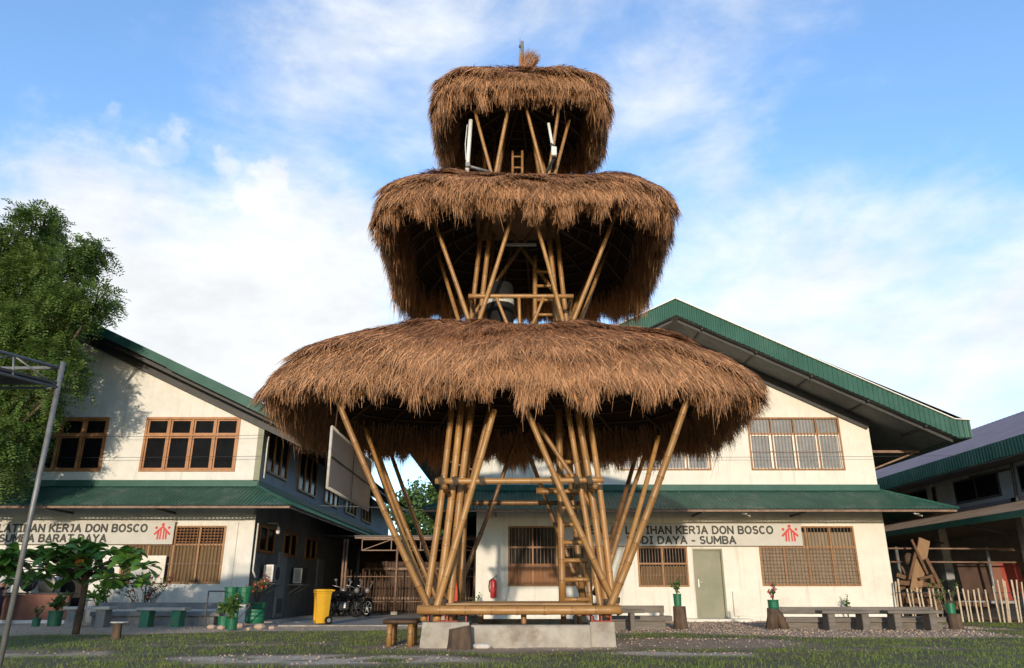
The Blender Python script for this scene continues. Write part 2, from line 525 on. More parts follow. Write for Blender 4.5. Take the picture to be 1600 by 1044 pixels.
    def prism(s, poly, y0, y1):
        """polygon of (x, z) extruded along y"""
        n = len(poly)
        vs = [(x, y0, z) for x, z in poly] + [(x, y1, z) for x, z in poly]
        fs = [tuple(range(n)), tuple(range(2 * n - 1, n - 1, -1))]
        for i in range(n):
            j = (i + 1) % n
            fs.append((i, i + n, j + n, j))
        return s.add(vs, fs)

    def corr(s, p0, p1, up, ln, pitch=0.12, amp=0.014, per=6, t0=None):
        """corrugated sheet: waves run along p0->p1, ridges run along `up`; ln(t) is the ridge length at t"""
        p0, p1, up = Vector(p0), Vector(p1), Vector(up).normalized()
        d = p1 - p0
        L = d.length
        e = d / L
        nrm = e.cross(up).normalized()
        n = int(L / pitch * per)
        vs, fs = [], []
        for i in range(n + 1):
            t = i / n
            w = nrm * amp * math.sin(2 * math.pi * t * L / pitch)
            st = t0(t) if t0 else 0.0
            jit = 0.008 * math.sin(t * L * 3.1) if not t0 else 0
            vs += [p0 + d * t + up * (st + jit) + w, p0 + d * t + up * ln(t) + w]
        for i in range(n):
            fs.append((2 * i, 2 * i + 2, 2 * i + 3, 2 * i + 1))
        return s.add(vs, fs)

    def ell(s, c, r, seg=12, rings=8, rot=None):
        c = Vector(c)
        r = r if hasattr(r, '__len__') else (r, r, r)
        vs, fs = [], []
        for i in range(1, rings):
            ph = math.pi * i / rings
            for k in range(seg):
                t = 2 * math.pi * k / seg
                q = Vector((r[0] * math.sin(ph) * math.cos(t), r[1] * math.sin(ph) * math.sin(t), r[2] * math.cos(ph)))
                vs.append(c + (rot @ q if rot else q))
        top, bot = Vector((0, 0, r[2])), Vector((0, 0, -r[2]))
        vs += [c + (rot @ top if rot else top), c + (rot @ bot if rot else bot)]
        for i in range(rings - 2):
            for k in range(seg):
                k2 = (k + 1) % seg
                fs.append((i * seg + k, (i + 1) * seg + k, (i + 1) * seg + k2, i * seg + k2))
        a, b = len(vs) - 2, len(vs) - 1
        for k in range(seg):
            k2 = (k + 1) % seg
            fs.append((a, k, k2))
            fs.append((b, (rings - 2) * seg + k2, (rings - 2) * seg + k))
        return s.add(vs, fs)

    def build(s, name, material, parent=None, smooth=False, origin=None):
        me = bpy.data.meshes.new(name)
        off = woff(parent) if parent is not None else (Vector(origin) if origin is not None else None)
        vs = np.array(s.v, dtype=float)
        if off is None:
            lo, hi = vs.min(0), vs.max(0)
            off = Vector(((lo[0] + hi[0]) / 2, (lo[1] + hi[1]) / 2, lo[2]))
        vs = vs - np.array(off)
        me.from_pydata(vs.tolist(), [], s.f)
        at = me.attributes.new('tint', 'FLOAT', 'POINT')
        at.data.foreach_set('value', np.array(s.t, dtype=np.float32))
        me.materials.append(M[material] if isinstance(material, str) else material)
        if smooth:
            me.polygons.foreach_set('use_smooth', [True] * len(me.polygons))
        me.update()
        o = bpy.data.objects.new(name, me)
        COL.objects.link(o)
        if parent is not None:
            o.parent = parent
        else:
            o.location = off
        return o


def np_obj(name, verts, quads, material, parent=None, smooth=False, tris=False):
    """one mesh object from arrays (world coordinates)"""
    off = np.array(woff(parent)) if parent is not None else np.zeros(3)
    me = bpy.data.meshes.new(name)
    k = 3 if tris else 4
    nv, nf = len(verts), len(quads)
    me.vertices.add(nv)
    me.vertices.foreach_set('co', (verts - off).astype(np.float32).ravel())
    me.loops.add(nf * k)
    me.loops.foreach_set('vertex_index', quads.astype(np.int32).ravel())
    me.polygons.add(nf)
    me.polygons.foreach_set('loop_start', np.arange(0, nf * k, k, dtype=np.int32))
    me.polygons.foreach_set('loop_total', np.full(nf, k, dtype=np.int32))
    me.materials.append(M[material])
    me.update(calc_edges=True)
    me.validate()
    if smooth:
        me.polygons.foreach_set('use_smooth', [True] * len(me.polygons))
    o = bpy.data.objects.new(name, me)
    COL.objects.link(o)
    if parent is not None:
        o.parent = parent
    return o


def copy_tree(o, parent=None):
    c = o.copy()
    COL.objects.link(c)
    if parent is not None:
        c.parent = parent
    for ch in list(o.children):
        copy_tree(ch, c)
    return c


def nrmz(a):
    return a / np.maximum(np.linalg.norm(a, axis=1, keepdims=True), 1e-9)


def blades(root, d1, d2, length, width, side):
    """ribbons of two quads: root -> mid (along d1) -> tip (along d2)"""
    n = len(root)
    L = length[:, None]
    mid = root + d1 * L * 0.5
    tip = mid + d2 * L * 0.5
    w = side * width[:, None] * 0.5
    v = np.stack([root - w, root + w, mid + w, mid - w, tip + w * 0.25, tip - w * 0.25], 1).reshape(-1, 3)
    b = np.arange(n)[:, None] * 6
    q = np.concatenate([b + np.array([0, 1, 2, 3]), b + np.array([3, 2, 4, 5])], 1).reshape(-1, 4)
    return v, q


def blade_faces(n):
    return (np.arange(n)[:, None, None] * 6 + np.array([[0, 1, 2, 3], [3, 2, 4, 5]])[None]).reshape(-1, 4)


def leaf_quads(c, d, nrm, length, width):
    """pointed leaves: rhombus folded along the midrib"""
    n = len(c)
    s = nrmz(np.cross(d, nrm))
    L, w = length[:, None], width[:, None] * 0.5
    a, t = c, c + d * L
    m = c + d * L * 0.55
    v = np.stack([a, m + s * w + nrm * w * 0.25, t, m - s * w + nrm * w * 0.25], 1).reshape(-1, 3)
    q = np.arange(n)[:, None] * 4 + np.array([0, 1, 2, 3])
    return v, q


def rand_unit(n):
    return nrmz(rng.normal(size=(n, 3)))


# ------------------------------------------------------------------ ground
def fbm(x, y, s):
    return mnoise.fractal(Vector((x * s, y * s, 3.7)), 0.9, 2.0, 5)


def sstep(a, b, x):
    t = min(max((x - a) / (b - a), 0), 1)
    return t * t * (3 - 2 * t)


TX, TY = 0.13, 14.35      # axis of the tower


def ell_mask(x, y, cx, cy, rx, ry):
    return 1 - sstep(0.55, 1.15, math.hypot((x - cx) / rx, (y - cy) / ry))


def ground_mask(x, y):
    """(bare, pale): how bare of grass, how pale the bare soil is"""
    n = fbm(x, y, 0.55)
    n2 = fbm(x + 31, y, 1.7)
    bare, pale = 0.0, 0.25
    edge = 15.6 + (x + 9.5) * 0.42 if x < -2.0 else 18.7
    edge += n * 0.6 + n2 * 0.25
    if x < 0.5:
        k = sstep(edge - 0.25, edge + 0.35, y)
        bare = max(bare, k); pale = max(pale, k * 0.62)
    k = ell_mask(x + n * 0.5, y + n * 0.5, -6.6, 11.3, 2.2, 0.75) * sstep(-0.35, 0.25, n2 + 0.15)
    bare = max(bare, k); pale = max(pale, 0.45 * k)
    k = ell_mask(x + n * 0.4, y + n * 0.4, -2.4, 10.35, 2.7, 0.95) * sstep(-0.45, 0.2, n2 + 0.2)
    bare = max(bare, k); pale = max(pale, 0.95 * k)
    k = ell_mask(x + n * 0.4, y + n * 0.3, -4.4, 13.4, 1.9, 0.7) * sstep(-0.3, 0.3, n2)
    bare = max(bare, 0.75 * k)
    k = ell_mask(x + n * 0.3, y + n * 0.3, TX, 13.2, 2.4, 1.9)
    bare = max(bare, k); pale = max(pale, 0.5 * k)
    k = ell_mask(x + n * 0.4, y + n * 0.3, 2.4, 11.3, 1.6, 0.6) * sstep(-0.4, 0.2, n2 + 0.15)
    bare = max(bare, k); pale = max(pale, 0.85 * k)
    k = ell_mask(x + n * 0.6, y + n * 0.4, 3.3, 13.7, 2.2, 1.6)
    bare = max(bare, k * 0.95); pale = max(pale, 0.15 * k)
    if 1.0 < x < 11.6:
        e2 = (16.6 if x < 3.4 else 16.6 - min((x - 3.4) * 0.55, 1.5)) + n * 0.4
        k = sstep(e2 - 0.2, e2 + 0.3, y) * (1 - sstep(9.9 + n * 0.5, 10.6 + n * 0.5, x) * (1 - sstep(17.8, 18.6, y)))
        bare = max(bare, k); pale = max(pale, 0.32 * k)
    k = ell_mask(x, y + n * 0.3, 5.2, 12.2, 2.0, 0.45) * sstep(-0.1, 0.4, n2)
    bare = max(bare, 0.6 * k)
    if y > 24.5:
        bare = max(bare, 0.9)
    return bare, pale


gx = np.concatenate([np.linspace(-400, -18, 14)[:-1], np.arange(-18, 18.01, 0.12), np.linspace(18, 400, 14)[1:]])
gy = np.concatenate([np.linspace(-200, 5.5, 10)[:-1], np.arange(5.5, 26.01, 0.12), np.linspace(26, 900, 18)[1:]])
nx_, ny_ = len(gx), len(gy)
XX, YY = np.meshgrid(gx, gy)
bare_a = np.zeros(XX.size, dtype=np.float32)
pale_a = np.zeros(XX.size, dtype=np.float32)
zz = np.zeros(XX.size)
for i, (x, y) in enumerate(zip(XX.ravel(), YY.ravel())):
    if -18.1 <= x <= 18.1 and 5.4 <= y <= 26.1:
        bare_a[i], pale_a[i] = ground_mask(x, y)
        zz[i] = 0.018 * mnoise.noise(Vector((x * 1.3, y * 1.3, 0))) - 0.012
    else:
        zz[i] = -0.012
gv = np.stack([XX.ravel(), YY.ravel(), zz], 1)
ii = (np.arange(ny_ - 1)[:, None] * nx_ + np.arange(nx_ - 1)[None, :]).ravel()
gq = np.stack([ii, ii + 1, ii + nx_ + 1, ii + nx_], 1)

gm = bpy.data.materials.new('ground_soil')
gm.use_nodes = True
n, l = gm.node_tree.nodes, gm.node_tree.links
b = n['Principled BSDF']
b.inputs['Roughness'].default_value = 0.95
tcg = n.new('ShaderNodeTexCoord')


def gnoise(sc, det=8, ro=0.65):
    t = n.new('ShaderNodeTexNoise')
    t.inputs['Scale'].default_value = sc
    t.inputs['Detail'].default_value = det
    t.inputs['Roughness'].default_value = ro
    l.new(tcg.outputs['Object'], t.inputs['Vector'])
    return t.outputs[0]


def ramp(f, c1, c2, lo=0.35, hi=0.65):
    r = n.new('ShaderNodeValToRGB')
    r.color_ramp.elements[0].position, r.color_ramp.elements[1].position = lo, hi
    r.color_ramp.elements[0].color, r.color_ramp.elements[1].color = (*c1, 1), (*c2, 1)
    l.new(f, r.inputs[0])
    return r.outputs[0]


def gmix(f, a, c):
    m = n.new('ShaderNodeMix'); m.data_type = 'RGBA'
    l.new(f, m.inputs[0]); l.new(a, m.inputs[6]); l.new(c, m.inputs[7])
    return m.outputs[2]


grass_c = ramp(gnoise(1.6), (0.095, 0.095, 0.034), (0.20, 0.155, 0.085))
brown_c = ramp(gnoise(4.0), (0.23, 0.135, 0.078), (0.46, 0.29, 0.18))
pale_c = ramp(gnoise(22.0, 6), (0.46, 0.34, 0.235), (0.86, 0.73, 0.58), 0.33, 0.62)
ab = n.new('ShaderNodeAttribute'); ab.attribute_name = 'bare'
ap = n.new('ShaderNodeAttribute'); ap.attribute_name = 'pale'
soil = gmix(ap.outputs['Fac'], brown_c, pale_c)
full = gmix(ab.outputs['Fac'], grass_c, soil)
l.new(full, b.inputs['Base Color'])
bp = n.new('ShaderNodeBump'); bp.inputs['Strength'].default_value = 0.7; bp.inputs['Distance'].default_value = 0.03
l.new(gnoise(18.0), bp.inputs['Height'])
l.new(bp.outputs[0], b.inputs['Normal'])
MATS['ground_soil'] = gm
ground = np_obj('ground', gv, gq, 'ground_soil', smooth=True)
for nm, arr in (('bare', bare_a), ('pale', pale_a)):
    a_ = ground.data.attributes.new(nm, 'FLOAT', 'POINT')
    a_.data.foreach_set('value', arr)
tag(ground, kind='structure')

# alley paving, laid on the ground between the two buildings
pv = MB()
for i in range(9):
    y0 = 20.2 + i * 2.4
    pv.box(-7.3 if y0 > 22 else -5.9, -1.35, y0, y0 + 2.38, -0.05, 0.012)
tag(pv.build('concrete_path', 'concrete', origin=(0, 0, 0)), kind='structure')

# grass
N = 260000
gxp = rng.uniform(-12.5, 15.5, N)
gyp = 7.6 + (22.5 - 7.6) * rng.random(N) ** 1.35
keep = []
for x, y in zip(gxp, gyp):
    if abs(x) > y * 0.72 + 0.5:
        keep.append(False); continue
    ba, _ = ground_mask(x, y)
    cl = mnoise.noise(Vector((x * 2.2, y * 2.2, 9.1)))
    keep.append(random.random() > ba * 1.2 + 0.75 * (1 - sstep(-0.25, 0.25, cl)) and not (abs(x - TX) < 1.75 and 12.3 < y < 16.4))
keep = np.array(keep)
gxp, gyp = gxp[keep], gyp[keep]
n_ = len(gxp)
root = np.stack([gxp, gyp, np.full(n_, -0.02)], 1)
hgt = rng.uniform(0.02, 0.055, n_) * (1 + 0.7 * (rng.random(n_) < 0.08)) * (0.7 + 0.5 * rng.random(n_))
lean = rng.normal(0, 0.35, (n_, 3)); lean[:, 2] = 1
d1 = nrmz(lean); l2 = lean.copy(); l2[:, :2] *= 2.0
ang = rng.uniform(0, np.pi, n_)
side = np.stack([np.cos(ang), np.sin(ang), np.zeros(n_)], 1)
v_, q_ = blades(root, d1, nrmz(l2), hgt, rng.uniform(0.004, 0.010, n_), side)
tag(np_obj('grass', v_, q_, 'grass_blade'), 'short patchy green grass growing across the yard', 'grass', kind='stuff')


def pebbles(name, pts, sizes, material, label):
    base = np.array([(1, 0, 0), (-1, 0, 0), (0, 1, 0), (0, -1, 0), (0, 0, 1), (0, 0, -1)], float)
    tr = np.array([(0, 2, 4), (2, 1, 4), (1, 3, 4), (3, 0, 4), (2, 0, 5), (1, 2, 5), (3, 1, 5), (0, 3, 5)])
    n = len(pts)
    v = base[None] * (0.6 + 0.6 * rng.random((n, 6, 1))) * sizes[:, None, None] * np.array([1, 1, 0.6])
    a = rng.uniform(0, 6.28, n)
    ca, sa = np.cos(a)[:, None], np.sin(a)[:, None]
    v = np.stack([v[..., 0] * ca - v[..., 1] * sa, v[..., 0] * sa + v[..., 1] * ca, v[..., 2]], -1)
    v = v + pts[:, None, :]
    t = (np.arange(n)[:, None, None] * 6 + tr[None]).reshape(-1, 3)
    return tag(np_obj(name, v.reshape(-1, 3), t, material, tris=True), label, 'gravel', kind='stuff')


pp, ps = [], []
while len(pp) < 9500:
    x, y = random.uniform(-11, 11.5), random.uniform(8.6, 23.5)
    ba, pa = ground_mask(x, y)
    right_strip = 1.4 < x < 11 and y > 14.5
    dens_ = 0.9 if right_strip else 0.25 + 0.6 * (pa > 0.6)
    if y < 12 and x < 4: dens_ *= 0.8
    if x < 0 and y > 14: dens_ *= 0.25
    if ba > 0.5 and random.random() < dens_:
        pp.append((x, y, 0.0)); ps.append(random.choice((0.007, 0.010, 0.014, 0.022)) * (1.3 if right_strip else 1.0))
pebbles('gravel', np.array(pp), np.array(ps), 'pebble', 'loose pinkish gravel and pebbles strewn on the bare soil')


# ------------------------------------------------------------------ buildings
def facade(mb, x0, x1, z0, top, holes, Y, th=0.18):
    """front wall on the plane y=Y with sloping top(x) and rectangular holes (x0,x1,z0,z1); reveals run back by th"""
    xs = sorted({x0, x1} | {h[0] for h in holes} | {h[1] for h in holes} | set(top[0]))
    xs = [x for x in xs if x0 - 1e-6 <= x <= x1 + 1e-6]
    tz = lambda x: float(np.interp(x, top[0], top[1]))
    for a, c in zip(xs[:-1], xs[1:]):
        m = (a + c) / 2
        hs = sorted([(h[2], h[3]) for h in holes if h[0] <= m <= h[1]])
        z = z0
        for h0, h1 in hs:
            if h0 > z + 1e-6:
                mb.add([(a, Y, z), (c, Y, z), (c, Y, h0), (a, Y, h0)], [(0, 1, 2, 3)])
            z = h1
        mb.add([(a, Y, z), (c, Y, z), (c, Y, tz(c)), (a, Y, tz(a))], [(0, 1, 2, 3)])
    for h in holes:
        a, c, z, w = h
        mb.add([(a, Y, z), (a, Y + th, z), (a, Y + th, w), (a, Y, w)], [(0, 1, 2, 3)])
        mb.add([(c, Y, z), (c, Y + th, z), (c, Y + th, w), (c, Y, w)], [(3, 2, 1, 0)])
        mb.add([(a, Y, z), (c, Y, z), (c, Y + th, z), (a, Y + th, z)], [(0, 1, 2, 3)])
        mb.add([(a, Y, w), (c, Y, w), (c, Y + th, w), (a, Y + th, w)], [(3, 2, 1, 0)])


def curtain_mb(x0, x1, z0, z1, Y, wave=0.14, amp=0.03):
    mb = MB()
    n = int((x1 - x0) / wave * 6)
    vs, fs = [], []
    ph = random.random() * 6
    for i in range(n + 1):
        x = x0 + (x1 - x0) * i / n
        y = Y + amp * math.sin(2 * math.pi * (x - x0) / wave + ph + 0.8 * math.sin(x * 5))
        vs += [(x, y, z0), (x, y, z1)]
    for i in range(n):
        fs.append((2 * i, 2 * i + 2, 2 * i + 3, 2 * i + 1))
    return mb.add(vs, fs)


def window(parent, x0, x1, z0, z1, Y, cols, split, frame='ochre_frame', glass='window_glass', bars=0, lattice=False, sash=None, fw=0.06,
           cur=None, inner_from=None):
    """framed window standing in its hole; split = height of the transom"""
    f = MB()
    y0, y1 = Y - 0.03, Y + 0.07
    f.box(x0, x1, y0, y1, z1 - fw, z1, 0.006).box(x0, x1, y0, y1, z0, z0 + fw, 0.006)
    f.box(x0, x0 + fw, y0 + 0.002, y1 - 0.002, z0 + fw, z1 - fw).box(x1 - fw, x1, y0 + 0.002, y1 - 0.002, z0 + fw, z1 - fw)
    f.box(x0 + fw, x1 - fw, y0 + 0.004, y1 - 0.004, split - fw * 0.5, split + fw * 0.5)
    cw = (x1 - x0 - fw) / cols
    for i in range(1, cols):
        xc = x0 + fw / 2 + cw * i
        f.box(xc - fw * 0.45, xc + fw * 0.45, y0 + 0.006, y1 - 0.006, z0 + fw, split - fw * 0.5)
        f.box(xc - fw * 0.45, xc + fw * 0.45, y0 + 0.006, y1 - 0.006, split + fw * 0.5, z1 - fw)
    w = f.build('window', frame, parent)
    for i in range(cols):
        a, c = x0 + fw / 2 + cw * i + fw * 0.55, x0 + fw / 2 + cw * (i + 1) - fw * 0.55
        for za, zb in ((z0 + fw, split - fw * 0.5), (split + fw * 0.5, z1 - fw)):
            ti = random.uniform(-0.006, 0.006)
            tj = random.uniform(-0.006, 0.006)
            pn = MB()
            pn.add([(a, Y + 0.05 - ti, za), (c, Y + 0.05 + ti, za), (c, Y + 0.05 + ti + tj, zb), (a, Y + 0.05 - ti + tj, zb),
                    (a, Y + 0.062, za), (c, Y + 0.062, za), (c, Y + 0.062, zb), (a, Y + 0.062, zb)],
                   [(0, 1, 2, 3), (7, 6, 5, 4), (0, 4, 5, 1), (2, 6, 7, 3), (1, 5, 6, 2), (0, 3, 7, 4)])
            pn.build('pane', glass, w)
            if frame == 'wood_frame':
                q = MB()
                g = 0.045
                q.box(a, c, Y + 0.01, Y + 0.048, zb - g, zb).box(a, c, Y + 0.01, Y + 0.048, za, za + g)
                q.box(a, a + g, Y + 0.012, Y + 0.046, za + g, zb - g).box(c - g, c, Y + 0.012, Y + 0.046, za + g, zb - g)
                q.build('sash', frame, w)
    if sash:
        for i in range(cols):
            a, c = x0 + fw / 2 + cw * i + fw * 0.45, x0 + fw / 2 + cw * (i + 1) - fw * 0.45
            za, zb, g = z0 + fw * 0.8, split - fw * 0.5, 0.075
            q = MB()
            q.box(a, c, Y, Y + 0.044, zb - 0.045, zb).box(a, c, Y, Y + 0.044, za, za + 0.03)
            q.box(a, a + g * 0.5, Y + 0.002, Y + 0.042, za + 0.03, zb - 0.045).box(c - g, c, Y + 0.002, Y + 0.042, za + 0.03, zb - 0.045)
            q.build('sash', sash, w)
    if bars:
        g = MB()
        nb = int((x1 - x0) / bars)
        for i in range(1, nb):
            x = x0 + (x1 - x0) * i / nb
            g.box(x - 0.0065, x + 0.0065, Y - 0.055, Y - 0.042, z0 + 0.02, z1 - 0.02)
        zm = z0 + (split - z0) * 0.5
        for zr in ([zm] if not lattice else list(np.arange(z0 + 0.12, split - 0.05, 0.105))):
            g.box(x0 + 0.01, x1 - 0.01, Y - 0.064, Y - 0.056, zr - 0.008, zr + 0.008)
        g.build('grille', 'pipe_rust', w)
    if cur:
        za, zb, cm = cur
        for i in range(cols):
            a, c = x0 + fw / 2 + cw * i + fw * 0.5, x0 + fw / 2 + cw * (i + 1) - fw * 0.5
            curtain_mb(a, c, za, zb, Y + 0.035, 0.12, 0.008).build('curtain', cm, w)
    return w


def gable_roof(parent, xl, xr, xm, ze, zr, yf, yb, th=0.10, mat_top='green_sheet', mat_under='soffit_board'):
    """two pitched planes (eave height ze, ridge zr at xm); corrugated top skin and boarded underside"""
    rf = MB()
    for xa, xb, za, zb in ((xl, xm, ze, zr), (xr, xm, ze, zr)):
        rf.add([(xa, yf, za), (xb, yf, zb), (xb, yb, zb), (xa, yb, za), (xa, yf, za + th), (xb, yf, zb + th), (xb, yb, zb + th), (xa, yb, za + th)],
               [(0, 1, 2, 3), (7, 6, 5, 4), (0, 4, 5, 1), (2, 6, 7, 3), (0, 3, 7, 4)])
    return rf


# ---- right workshop ----
YR = 23.8
RX0, RX1, RXM = -1.10, 11.52, 5.20
YF = 22.17
SL = 0.48
rb = thing('workshop_building', 'cream two storey workshop behind the tower with green gable roof and lean-to canopy', 'building', (RXM, YR, 0))
ZW = 6.08
rtop = ([RX0, RXM, RX1], [ZW, ZW + SL * (RX1 - RXM), ZW])
rholes = [(7.60, 10.58, 4.45, 6.16), (3.35, 6.33, 4.45, 6.16), (7.57, 10.55, 0.97, 2.73), (3.83, 5.36, 0.95, 2.12), (-0.12, 2.86, 0.97, 2.73), (5.53, 6.43, 0.02, 2.06)]
fw_ = MB(); facade(fw_, RX0, RX1, -0.05, rtop, rholes, YR)
fw_.build('front_wall', 'wall_paint', rb)
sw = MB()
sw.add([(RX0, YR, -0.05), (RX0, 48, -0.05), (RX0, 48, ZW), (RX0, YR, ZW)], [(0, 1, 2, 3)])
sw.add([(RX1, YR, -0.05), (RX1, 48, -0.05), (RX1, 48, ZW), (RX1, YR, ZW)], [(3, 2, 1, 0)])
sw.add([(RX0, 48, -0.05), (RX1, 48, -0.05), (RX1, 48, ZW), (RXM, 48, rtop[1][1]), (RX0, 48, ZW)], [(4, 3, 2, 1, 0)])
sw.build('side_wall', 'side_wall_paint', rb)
bw = MB(); bw.box(RX0 + 0.1, RX1 - 0.1, YR + 0.45, YR + 0.5, 0, 6.0); bw.build('inner_partition', 'interior_dark', rb)
pl_ = MB(); pl_.box(RX0 - 0.02, 5.3, YR - 0.06, YR - 0.003, -0.05, 0.10).box(6.75, RX1 + 0.03, YR - 0.06, YR - 0.003, -0.05, 0.12)
pl_.box(4.9, 7.0, YR - 0.75, YR - 0.064, -0.05, 0.06)
pl_.box(6.62, 7.05, YR - 0.10, YR - 0.004, 0.13, 0.82)
pl_.build('plinth', 'wall_paint', rb)
window(rb, *rholes[0], YR, 4, 5.62, bars=0.105, glass='grey_glass', sash='white_sash', fw=0.055)
window(rb, *rholes[1], YR, 4, 5.62, bars=0.105, glass='grey_glass', sash='white_sash', fw=0.055)
window(rb, *rholes[2], YR, 4, 2.10, bars=0.10, lattice=True, glass='window_glass', fw=0.05, cur=(1.02, 2.55, 'pale_blind'))
window(rb, *rholes[3], YR, 2, 1.62, bars=0.09, glass='window_glass', fw=0.05, cur=(1.0, 1.55, 'curtain'))
window(rb, *rholes[4], YR, 4, 2.10, bars=0.11, glass='window_glass', fw=0.05, cur=(1.02, 1.62, 'brown_curtain'))
# door
dj = MB()
dj.box(5.53, 5.585, YR - 0.03, YR + 0.12, 0.02, 2.06).box(6.375, 6.43, YR - 0.03, YR + 0.12, 0.02, 2.06).box(5.585, 6.375, YR - 0.028, YR + 0.12, 2.0, 2.06)
dj.build('door_frame', 'door_paint', rb)
dd = MB(); dd.box(5.59, 6.37, YR + 0.02, YR + 0.06, 0.03, 1.995, 0.004)
door = dd.build('door', 'door_paint', rb)
hd = MB(); hd.box(5.625, 5.665, YR - 0.0, YR + 0.018, 0.93, 1.17, 0.006).path([(5.645, YR + 0.005, 1.08), (5.645, YR - 0.05, 1.08), (5.75, YR - 0.05, 1.085)], 0.010, 8)
hd.build('handle', 'steel', door)
# roof: soffit planes at wall line + overhang
zr_under = ZW + SL * (RX1 - RXM) - 0.015
xe = 13.35
ze = ZW - SL * (xe - RX1) - 0.015
gr = gable_roof(rb, 2 * RXM - xe, xe, RXM, ze, zr_under, YF + 0.05, 48.5, 0.08)
roof = gr.build('roof', 'soffit_board', rb)
fc = MB()
zt = zr_under + 0.53
nx2 = 13.82
for sgn in (1, -1):
    a = Vector((RXM, YF, zr_under))
    e1 = Vector((RXM + sgn * (xe - RXM), YF, ze))
    fc.corr(a, e1, (0, 0, 1), lambda t: 0.54, pitch=0.16, amp=0.016)
    e2 = Vector((RXM + sgn * (nx2 - RXM), YF, ze - 0.0))
    fc.corr(e1, e2, (0, 0, 1), lambda t: 0.54 - 0.03 * t, pitch=0.16, amp=0.016)
fc.build('fascia', 'green_fascia', roof)
cp_ = MB()
for sgn in (1, -1):
    cp_.bar((RXM, YF, zr_under + 0.555), (RXM + sgn * (xe - RXM), YF, ze + 0.555), 0.14, 0.03)
    cp_.bar((RXM + sgn * (xe - RXM), YF, ze + 0.555), (RXM + sgn * (nx2 - RXM), YF, ze + 0.525), 0.14, 0.03)
cp_.build('ridge_cap', 'white_sash', roof)
up = MB()
for sgn in (1, -1):
    up.add([(RXM, YF + 0.03, zr_under + 0.53), (RXM + sgn * (nx2 - RXM), YF + 0.03, ze + 0.5), (RXM + sgn * (nx2 - RXM), 48.5, ze + 0.5), (RXM, 48.5, zr_under + 0.53)], [(0, 1, 2, 3)])
    x = RXM + sgn * (nx2 - RXM)
    up.box(min(x - sgn * 0.45, x), max(x - sgn * 0.45, x), YF + 0.04, 48.4, ze - 0.02, ze + 0.02)
    up.box(min(x - sgn * 0.03, x), max(x - sgn * 0.03, x), YF + 0.04, 48.4, ze + 0.021, ze + 0.49)
up.build('roof_sheet', 'green_sheet', roof)
for sgn in (1, -1):
    for i in range(5):
        t = (i + 0.5) / 5
        xx = RXM + sgn * (xe - RXM) * t
        z = zr_under + (ze - zr_under) * t
        bt = MB(); bt.bar((xx, YF + 0.08, z - 0.03), (xx, YR - 0.005, z - 0.03), 0.05, 0.05); bt.build('batten', 'dark_steel', roof)
    bt = MB(); bt.bar((RXM + sgn * 0.1, YF + 0.28, zr_under - 0.10), (RXM + sgn * (xe - RXM), YF + 0.28, ze - 0.06), 0.05, 0.10); bt.build('batten', 'dark_steel', roof)
    bt = MB(); bt.bar((RXM + sgn * 0.1, YR - 0.05, zr_under - 0.20), (RXM + sgn * (xe - RXM - 1.85), YR - 0.05, ze + 0.70), 0.09, 0.30); bt.build('batten', 'dark_steel', roof)
    st = MB(); xb = RXM + sgn * (RX1 - RXM)
    st.bar((xb, YR + 0.6, 5.15), (RXM + sgn * (xe - RXM), YR + 0.6, 5.15), 0.06, 0.08); st.bar((xb, YR + 0.6, 4.5), (RXM + sgn * (xe - RXM - 0.2), YR + 0.6, 5.1), 0.05, 0.05)
    st.build('bracket', 'pipe_rust', roof)


